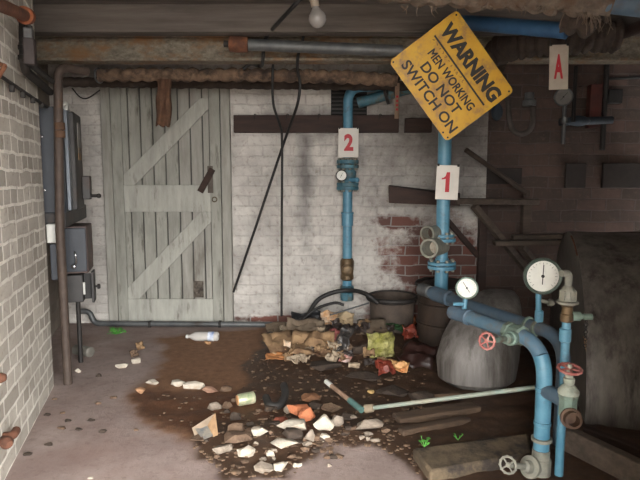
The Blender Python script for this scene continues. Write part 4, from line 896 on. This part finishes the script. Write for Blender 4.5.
# ------------------------------------------------------------------ rubbish and rubble
def chunk_mesh(w, d, h, seed, pts=16, rough=.1):
    rnd = random.Random(seed); bm = bmesh.new()
    for _ in range(pts):
        a = rnd.uniform(0, 6.283); z = rnd.uniform(-1, 1); r = (1-abs(z)**3)**.5 if abs(z) < 1 else 0; r *= rnd.uniform(.8, 1)
        bm.verts.new((math.cos(a)*r*w/2, math.sin(a)*r*d/2, z*h/2))
    bmesh.ops.convex_hull(bm, input=bm.verts); 
    for v in [v for v in bm.verts if not v.link_faces]: bm.verts.remove(v)
    xs = [v.co.x for v in bm.verts]; s = w/(max(xs)-min(xs)); zs = [v.co.z for v in bm.verts]; s2 = h/(max(zs)-min(zs))
    for v in bm.verts: v.co.x *= s; v.co.z *= s2
    bmesh.ops.triangulate(bm, faces=bm.faces)
    bmesh.ops.subdivide_edges(bm, edges=bm.edges, cuts=2, use_grid_fill=True)
    for v in bm.verts: v.co += noise.noise_vector(v.co*(2.2/max(w, .03))+V((seed, 0, 0)))*rough*min(w, h, d)
    return bm
def chunk(px, py, wp, hp, mat, label, name='stone', cat='stone', group=None, rot=0, dz=0, depth=None, tilt=0, Y=None, seed=None, rough=.18):
    """py = picture row of the lower edge"""
    g = G(px, py) if Y is None else P(px, py, Y); w = wp/F*g.y*1.02; hh = hp/F*g.y*.85; d = depth or w*.75
    bm = chunk_mesh(w, d, hh, seed if seed is not None else int(px*7+py*13)); mb = MB(); mb.bm.free(); mb.bm = bm
    rm = Matrix.Rotation(tilt, 3, 'Y') @ Matrix.Rotation(rot, 3, 'Z')
    zf = hgt(g.x, g.y+d*.35) if Y is None else 0
    for v in bm.verts: v.co = rm @ v.co
    lo = min(v.co.z for v in bm.verts); base = V((g.x, g.y+d*.35, (zf if Y is None else g.z)+dz-lo-.004))
    for v in bm.verts: v.co += base
    return mb.build(name, mat, None, label, cat, group)
# white and pale stones in the foreground heap (px, bottom, w, h)
RUB = [
 (258.5, 438, 18, 13, ST_W, 'rounded white plaster lump, brightest one left of the orange brick'),
 (294, 432, 32, 13, ST_W, 'flat white-edged slab just below the orange brick piece'),
 (325, 433, 22, 21, ST_W, 'tall white plaster lump right of the orange brick'),
 (337, 427, 14, 15, ST_G, 'grey upright fragment touching the tall white lump'),
 (284, 450, 30, 9, ST_W, 'long pale slab in the front row of the rubble heap'),
 (246, 458, 20, 13, ST_W, 'white-topped stone at the left front of the rubble heap'),
 (222, 455, 22, 11, ST_G, 'flat grey stone left of the white-topped one'),
 (232, 446, 32, 12, ST_B, 'broad brown slate behind the flat grey stone'),
 (236, 434, 18, 13, ST_B, 'brown stone right of the folded card box'),
 (263, 474, 22, 12, ST_G, 'grey block at the bottom edge of the rubble heap'),
 (282, 472, 15, 13, ST_W, 'white lump beside the grey block at the bottom of the heap'),
 (297, 468, 10, 6, ST_W, 'small white chip right of the lowest white lump'),
 (270, 457, 9, 9, ST_W, 'small white pebble above the lowest white lump'),
 (310, 443, 12, 18, ST_G, 'narrow grey stone standing under the flat white-edged slab'),
 (292, 440, 22, 13, ST_D, 'dark crumbling lump beneath the flat white-edged slab'),
 (325, 441, 12, 10, ST_W, 'white chip below the tall white lump'),
 (305, 452, 10, 6, ST_B, 'brown chip right of the long pale slab'),
 (291, 414, 14, 12, ST_G, 'round grey stone behind the orange brick'),
 (280, 424, 16, 9, M('dark_red_brick', (128, 66, 46), (96, 50, 38), 18, .9, 0, .5), 'dark red brick piece left of the orange one'),
 (371, 433, 30, 17, ST_G, 'large pale stone below the joint of the two ground pipes'),
 (386, 434, 10, 8, ST_B, 'small brown stone right of the large pale one'),
 (363, 440, 8, 6, ST_G, 'small grey chip below the large pale stone'),
 (213, 411, 15, 11, ST_G, 'grey stone left of the printed can'),
 (227, 409, 12, 9, ST_B, 'brown stone between the grey stone and the printed can'),
 (235, 421, 12, 11, ST_D, 'dark stone just below the printed can'),
 (176.5, 387, 15, 8, ST_W, 'pale stone, left of a row of four at the edge of the wet stain'),
 (192, 390, 22, 8, ST_W, 'long pale stone, second in the row at the edge of the wet stain'),
 (210, 393, 17, 7, M('pinkish_stone', (170, 134, 112), (146, 110, 92), 16, .9, 0, .5), 'pinkish stone, third in the row at the edge of the wet stain'),
 (225, 392, 14, 7, ST_B, 'brown stone, right of the row at the edge of the wet stain'),
 (151, 386, 14, 7, ST_W, 'white stone alone left of the row at the wet stain'),
 (139, 394, 12, 8, M('tan_stone', (176, 136, 102), (150, 112, 84), 16, .9, 0, .5), 'tan stone below the lone white stone'),
 (121, 369, 14, 7, ST_W, 'white chip on the bare floor in front of the door'),
 (135, 364, 10, 8, ST_W, 'small white chip right of the one on the bare floor'),
 (77, 373, 7, 6, ST_W, 'small pale stone beside the foot of the brown standpipe'),
 (113, 399, 8, 4, ST_B, 'brown chip on the bare floor right of the dark crumbs'),
 (310, 402, 20, 8, M('brown_brick_piece', (138, 96, 66), (104, 72, 52), 16, .9, 0, .5), 'long brown brick end behind the tall white lump'),
 (330, 413, 22, 9, ST_B, 'brown flat stone under the broken pipe'),
 (345, 420, 20, 9, ST_D, 'dark clod between the broken pipe and the tall white lump'),
 (317, 410, 16, 8, ST_D, 'dark clod behind the grey upright fragment'),
 (270, 413, 14, 8, ST_D, 'dark clod right of the printed can'),
]
for r in RUB: chunk(*r)
chunk(298, 417, 26, 14, ST_O, 'orange brick piece with a rounded end in the middle of the rubble heap', rot=.2, rough=.08)
chunk(306, 422, 18, 16, ST_O, 'bright orange rounded brick end beside the orange brick piece', rough=.05)
# small anonymous stones
random.seed(21)
for k_ in range(75):
    px = random.gauss(290, 48); py = random.gauss(437, 17)
    if not (205 < px < 385 and 398 < py < 474): continue
    chunk(px, py, random.uniform(4, 12), random.uniform(3, 7), random.choice((ST_G, ST_B, ST_D, ST_B, ST_D)), 'small stone among the crumbs of the rubble heap', 'pebble', 'pebble', 'small stones of the rubble heap', seed=k_+500)
for k_, (px, py) in enumerate(((54, 400), (98, 405), (62, 414), (66, 422), (78, 431), (46, 416), (90, 422), (135, 431), (98, 377), (48, 446), (102, 433), (60, 430), (27, 456))):
    chunk(px, py, random.uniform(5, 10), random.uniform(3, 4.5), random.choice((ST_D, ST_B)), 'dark crumb of dirt on the bare concrete at the left', 'dirt_crumb', 'crumb', 'dirt crumbs on the bare floor', seed=k_+900)
chunk(90, 479, 6, 3, ST_W, 'tiny white chip on the floor at the bottom edge')
mb = MB(); random.seed(5)
for k_ in range(1500):
    px, py = random.uniform(150, 425), random.uniform(335, 478); g = G(px, py)
    if poly_d((g.x, g.y), SOIL) < .01 or (poly_d((g.x, g.y), POOL) > 0 and k_ % 4): continue
    r = random.uniform(.003, .010)*(1.7 if random.random() < .15 else 1); mb.sph((g.x, g.y, hgt(g.x, g.y)+r*.3), r, (random.uniform(.8,1.5), 1, .6), 1)
mb.build('grit', M('mixed_grit', (110, 88, 68), (58, 44, 34), 30, .9, 0, 0, (150, 130, 106), .34, c3scale=22), None, 'loose grit and crumbs over the dark soil', 'grit', kind='stuff', origin=(0,0,0))

# sheets: crumpled card, packets
def sheet(px, py, wp, hp, mat, label, name='cardboard', cat='cardboard', rot=0, pitch=.5, crump=.25, seed=0, Y=None, lift=.01, th=.004, nx=9, ny=7, roll=0, fold=0):
    g = G(px, py) if Y is None else P(px, py, Y); w = wp/F*g.y; h = hp/F*g.y/max(.35, math.sin(pitch+.33))
    mb = MB(); rows = []
    rm = Matrix.Rotation(rot, 3, 'Z') @ Matrix.Rotation(roll, 3, 'Y') @ Matrix.Rotation(pitch, 3, 'X')
    for j in range(ny+1):
        row = []
        for i in range(nx+1):
            u, v = i/nx-.5, j/ny-.5
            e = noise.noise(V((u*3+seed, v*3, 1.7)))*crump*min(w, h)+noise.noise(V((u*7+seed, v*7, 4.7)))*crump*.4*min(w, h)+abs(u)*fold*w
            edge = 1+.12*noise.noise(V((seed+u*4, v*4, 9)))
            row.append(rm @ V((u*w*edge, v*h*edge, e)))
        rows.append(row)
    lo = min(p.z for r in rows for p in r); zf = hgt(g.x, g.y) if Y is None else g.z
    ymin = min(p.y for r in rows for p in r)
    rows = [[mb.bm.verts.new(p+V((g.x, g.y-ymin*.8, zf-lo+lift))) for p in r] for r in rows]
    for j in range(ny):
        for i in range(nx): mb.bm.faces.new((rows[j][i], rows[j][i+1], rows[j+1][i+1], rows[j+1][i]))
    o = mb.build(name, mat, None, label, cat); md = o.modifiers.new('s', 'SOLIDIFY'); md.thickness = th; return o
sheet(381.5, 361, 28, 26, GREENPK, 'crumpled yellow-green foil packet on the rubbish heap', 'crisp_packet', 'packet', .15, 1.1, .35, 3, nx=14, ny=14)
sheet(281, 357, 36, 20, CARD, 'torn brown cardboard at the left end of the rubbish heap', rot=.5, pitch=.35, seed=8, crump=.2)
sheet(312, 358, 46, 26, CARD, 'large crumpled brown cardboard with a hole, front of the rubbish heap', rot=-.1, pitch=.4, seed=15, crump=.3, nx=14, ny=10)
sheet(306, 341, 40, 18, CARDG, 'grey soggy card sheet behind the large brown cardboard', rot=.1, pitch=.4, seed=22, crump=.25)
sheet(276, 334, 22, 10, CARDG, 'pale card scrap at the back left of the heap, by the hanging cable', rot=.3, pitch=.4, seed=29)
sheet(274, 344, 24, 8, CARD, 'narrow brown card strip above the torn cardboard', rot=.1, pitch=.3, seed=33)
sheet(279, 361, 28, 7, M('orange_card', (176, 120, 72), (150, 98, 60), 8, .9, 0, .2), 'orange-brown card edge at the front left of the rubbish heap', rot=0, pitch=.25, seed=36)
sheet(320, 347, 22, 14, M('yellow_orange_card', (206, 152, 62), (184, 120, 50), 10, .7, 0, .2), 'bright yellow-orange card piece in the rubbish heap', rot=-.4, pitch=.6, seed=41)
sheet(332, 344, 16, 16, M('dull_pink_card', (160, 88, 86), (120, 70, 66), 10, .8, 0, .2), 'dull pink card piece right of the yellow-orange one', rot=-.7, pitch=.7, seed=44)
sheet(331, 330, 20, 14, M('white_orange_wrapper', (212, 200, 182), (206, 142, 70), 9, .5, 0, .4, (150, 128, 108), .4), 'white and orange crumpled wrapper at the back of the heap below pipe 2', 'wrapper', 'wrapper', .2, 1, .5, 51, nx=12, ny=12)
sheet(346, 330, 16, 13, M('cream_bag', (190, 170, 138), (160, 140, 112), 8, .8, 0, .4), 'cream paper bag lump right of the orange and white wrapper', 'paper_bag', 'paper bag', -.2, 1, .45, 57, nx=12, ny=10)
sheet(344, 349, 16, 26, M('black_white_wrapper', (40, 38, 38), (60, 56, 54), 8, .4, 0, .3, (200, 186, 172), .4, c3scale=12), 'black and white plastic wrapper slanting through the heap', 'wrapper', 'wrapper', -.6, .9, .4, 63, nx=10, ny=14)
sheet(373, 336, 28, 13, CARDG, 'flat grey-brown carton behind the foil packet', 'carton', 'carton', .1, .35, .06, 71, th=.03)
sheet(399, 374, 22, 11, M('cream_orange_scrap', (214, 176, 122), (190, 120, 68), 10, .6, 0, .3), 'cream and orange torn wrapper in front of the drum', 'wrapper', 'wrapper', -.4, .6, .3, 77)
sheet(386, 378, 20, 12, REDFOIL, 'reddish plastic scrap left of the cream and orange wrapper', 'plastic_scrap', 'scrap', .3, .6, .5, 83)
sheet(411, 343, 16, 14, REDFOIL, 'red crumpled wrapper at the foot of the drum', 'wrapper', 'wrapper', .3, .9, .5, 89)
sheet(396, 335, 20, 8, M('dark_green_film', (52, 84, 50), (38, 60, 40), 8, .4, 0, .3), 'dark green plastic film behind the foil packet', 'plastic_film', 'film', .1, .5, .4, 95)
sheet(420, 372, 36, 22, M('dark_red_water', (46, 22, 17), (34, 18, 14), 6, .5, 0, .2), 'dark red-brown sheet standing in for water sheen against the drum, right of the heap', 'water_sheet', 'sheet', -.4, .45, .25, 101)  # thin sheet stands in for reddish-brown water and its sheen
sheet(306, 331, 30, 16, M('black_bag', (34, 34, 36), (48, 48, 50), 8, .4, 0, .4), 'black rubbish bag lump at the foot of the slanting hose', 'rubbish_bag', 'bag', .1, .9, .5, 107, nx=12, ny=10)
chunk(315.5, 326, 8, 9, WHITEP, 'pale tin pot beside the black bag lump', 'tin_pot', 'pot')
sheet(292, 353, 18, 10, MC['white_orange_wrapper'], 'small blue-white wrapper scrap on the brown cardboard', 'wrapper', 'wrapper', .3, .7, .5, 111)
for (px, py, wp, hp, mt, lb, sd) in ((402, 322, 26, 14, ST_B, 'brown clod in front of the dark bucket', 1), (413, 326, 8, 12, ST_O, 'small orange lump left of the drum', 2), (423, 402, 26, 10, ST_D, 'dark clod left of the barrel foot', 3), (452, 404, 32, 11, ST_B, 'brown broken slab in front of the barrel foot', 4), (371, 394, 8, 5, M('pale_yellow_leaf', (206, 176, 120), (180, 146, 90), 10, .8, 0, .2), 'pale yellow crumb below the heap', 5), (362, 381, 40, 8, ST_D, 'long dark clod in front of the foil packet', 6), (395, 396, 36, 8, ST_D, 'flat dark clod above the long pale green pipe', 7), (345, 361, 14, 10, M('red_white_lump', (170, 82, 66), (206, 190, 180), 12, .6, 0, .3), 'red and white crushed cup left of the foil packet', 8), (360, 350, 16, 12, ST_D, 'dark lump left of the foil packet', 9), (325, 372, 34, 9, ST_D, 'dark damp clod below the brown cardboard', 10), (348, 345, 18, 8, ST_B, 'brown lump between the wrapper and the carton', 11)):
    chunk(px, py, wp, hp, mt, lb, 'crushed_cup' if 'cup' in lb else 'clod', 'cup' if 'cup' in lb else 'clod', seed=sd+40)
random.seed(33)
for k_ in range(34):
    px, py = random.gauss(330, 34), random.uniform(330, 372)
    if not (264 < px < 418): continue
    mt, lb, nm, gp = ((CARD, 'small torn brown card scrap among the rubbish heap', 'card_scrap', 'brown card scraps in the heap'), (M('pale_paper', (176, 160, 138), (140, 122, 102), 14, .8, 0, .3), 'small crumpled pale paper scrap among the rubbish heap', 'paper_scrap', 'pale paper scraps in the heap'), (M('dark_film', (44, 38, 36), (62, 50, 44), 14, .5, 0, .3), 'small crumpled dark plastic scrap among the rubbish heap', 'plastic_scrap', 'dark plastic scraps in the heap'))[k_ % 3]
    tag(sheet(px, py, random.uniform(7, 17), random.uniform(5, 11), mt, lb, nm, 'scrap', random.uniform(-1, 1), random.uniform(.3, 1.1), .55, 200+k_, nx=8, ny=8, lift=random.uniform(.004, .03)), group=gp)
# ring of tyre/hose in rubble
MB().tube(spl([G(266, 401)+V((0,0,.02)), G(270, 408)+V((0,0,.015)), G(279, 409)+V((0,0,.02)), G(285, 403)+V((0,0,.04)), G(284, 396)+V((0,0,.06))], 6), .02, 12).build('hose_piece', M('grey_black_rubber', (50, 48, 46), (38, 36, 35), 10, .6, 0, .2), None, 'curved dark hose offcut in the dirt right of the printed can', 'hose')
# can
t = thing('drink_can', G(245, 407), 'green and white printed can lying on its side in the dirt', 'can')
a, c = G(237.5, 406)+V((0,0,.03)), G(255, 403)+V((0,0,.032)); d = (c-a).normalized(); LL = (c-a).length
MB().lathe(a, d, [(0,.022),(.004,.029),(.01,.031),(LL-.01,.031),(LL-.004,.029),(LL,.022)], 26).build('body', CANM, t)
MB().lathe(a-d*.003, d, [(0,.025),(.004,.027)], 20).build('end', M('orange_rust_end', (206, 160, 116), (176, 124, 84), 12, .6, 0, .1), t, label='orange-tan end disc')
# bottle
t = thing('plastic_bottle', G(202, 341), 'clear plastic bottle with a blue and white label, lying in front of the door', 'bottle')
a, c = G(188, 341)+V((0,0,.034)), G(219, 341)+V((0,0,.034)); d = (c-a).normalized(); LL = (c-a).length
MB().lathe(a, d, [(0,.012),(.016,.013),(.03,.022),(.055,.033),(.09,.034),(LL*.66,.033),(LL*.68,.0335),(LL*.95,.0335),(LL,.024)], 24).build('body', CLEARP, t)
MB().lathe(a+d*LL*.66, d, [(0,.0345),(LL*.19,.0345)], 24).build('label_band', BLUELAB, t); MB().lathe(a-d*.014, d, [(0,.013),(.016,.0145)], 14).build('cap', WHITEP, t)
chunk(207.5, 345, 7, 5, M('tan_chip', (178, 140, 100), (150, 112, 80), 14, .9, 0, .3), 'tan chip just below the plastic bottle')
# folded card box
t = thing('card_box', G(208, 440), 'open folded carton standing at the left end of the rubble heap', 'carton')
pts = dict(a=G(192, 432)+V((0,0,.03)), b=G(200, 441), c=G(216, 441), d=P(215, 414, G(214, 436).y), e=P(204, 428, G(206, 432).y))
def tri(q, mat, nm):
    mb = MB(); q = [V(p) for p in q]; n = (q[1]-q[0]).cross(q[2]-q[0]).normalized()*.003
    f = [mb.bm.verts.new(p) for p in q]; g2 = [mb.bm.verts.new(p+n) for p in q]; mb.bm.faces.new(f); mb.bm.faces.new(g2[::-1])
    for i in range(len(q)): j = (i+1) % len(q); mb.bm.faces.new((f[i], f[j], g2[j], g2[i]))
    mb.build(nm, mat, t)
yb = G(206, 437).y
tri([P(194, 428, yb), P(203, 440, yb-.06), P(213, 436, yb-.02), P(206, 424, yb+.02)], M('printed_card', (88, 90, 92), (140, 130, 112), 26, .7, 0, .1, (176, 160, 120), .38), 'inner_panel')
tri([P(206, 425, yb+.02), P(213, 437, yb-.02), P(218, 438, yb), P(215, 413, yb+.03)], CARD, 'side_panel')
tri([P(192, 428, yb), P(194.5, 436, yb-.02), P(206, 428, yb+.01), P(214, 414, yb+.03)], CARDG, 'front_flap')
tri([P(190, 440, yb-.05), P(204, 441, yb-.08), P(202, 434, yb-.02), P(195, 434, yb)], ST_B, 'bottom_flap')
# tin and green leaf clump near door
t = thing('tin', G(83, 355), 'dented grey tin lying by the wall near the floor pipe', 'tin')
a, c = G(76, 354)+V((0,0,.032)), G(91, 357)+V((0,0,.032)); MB().lathe(a, c-a, [(0,.03),(.003,.034),((c-a).length-.003,.034),((c-a).length,.03)], 20).build('body', M('dented_tin', (140, 138, 130), (116, 112, 104), 10, .5, .3, .3), t)
t = thing('weed', G(117, 335), 'small clump of green leaves against the floor pipe by the door', 'plant')
def leaves(parent, c, n, sp, h, ls, seed):
    rnd = random.Random(seed); mb = MB(); ms = MB()
    for _ in range(n):
        p = V(c)+V((rnd.uniform(-sp, sp), rnd.uniform(-sp*.6, sp*.6), rnd.uniform(.1, 1)*h)); ms.tube([V((c[0], c[1], c[2])), p], .0012, 4)
        a = rnd.uniform(0, 6.28); d = V((math.cos(a), math.sin(a), rnd.uniform(-.1, .5))).normalized(); s = d.cross(V((0,0,1))).normalized()
        q = [p-d*ls*.5, p+s*ls*.35+V((0,0,.003)), p+d*ls*.6, p-s*ls*.35+V((0,0,.003))]; mb.bm.faces.new([mb.bm.verts.new(x) for x in q])
    mb.build('leaves', LEAF, parent); ms.build('stem', LEAF, parent)
leaves(t, G(117, 334), 40, .055, .05, .028, 1)
t = thing('seedling', G(424, 455), 'small green seedling on the sandstone kerb edge', 'plant'); leaves(t, G(424, 456)+V((0,0,.04)), 9, .02, .055, .022, 2)
t = thing('seedling', G(458, 439), 'tiny green seedling behind the kerb slab, right of the other seedling', 'plant'); leaves(t, G(458, 440), 6, .02, .03, .016, 3)
# shards before the door
for i, (px, py, w_, h_, lb) in enumerate(((139, 352, 8, 8, 'curled pale wood shaving on the floor, right of the green leaves'), (133, 359, 8, 7, 'curled brown shaving below the pale one in front of the door'))):
    sheet(px, py, w_, h_, (CARD, ST_B)[i], lb, 'wood_shaving', 'shaving', .8, .9, .3, 120+i, nx=5, ny=5)

# ------------------------------------------------------------------ daylight and camera
w = bpy.data.worlds.new('overcast'); bpy.context.scene.world = w; w.use_nodes = True
bg = w.node_tree.nodes['Background']; bg.inputs[0].default_value = (1.0, .99, .965, 1)
nt = w.node_tree; tcw = nn(nt, 'ShaderNodeTexCoord'); sw = nn(nt, 'ShaderNodeSeparateXYZ'); nt.links.new(tcw.outputs['Generated'], sw.inputs[0])
mw = nn(nt, 'ShaderNodeMapRange'); nt.links.new(sw.outputs[2], mw.inputs[0]); mw.inputs[3].default_value = 12.0; mw.inputs[4].default_value = 48.0   # overcast: three to four times brighter overhead
nt.links.new(mw.outputs[0], bg.inputs[1])
pl_ = bpy.data.lights.new('doorway_portal', 'AREA'); pl_.shape = 'RECTANGLE'; pl_.size = 2.6; pl_.size_y = 2.3; pl_.cycles.is_portal = True
po = bpy.data.objects.new('doorway_portal', pl_); C.objects.link(po); po.location = (.0, .3, 1.08); po.rotation_euler = (math.radians(90), 0, 0)
cd = bpy.data.cameras.new('camera'); cd.sensor_width = 36; cd.lens = F*36/640; cd.clip_start = .02
co = bpy.data.objects.new('camera', cd); C.objects.link(co); co.location = (0, 0, CAMZ); co.rotation_euler = (math.radians(90)-PITCH, 0, 0)
sc = bpy.context.scene; sc.camera = co
sc.view_settings.view_transform = 'Standard'; sc.view_settings.look = 'None'; sc.view_settings.gamma = 1; sc.view_settings.use_curve_mapping = False
sc.view_settings.exposure = 0.82
sc.cycles.use_denoising = True; sc.cycles.max_bounces = 8
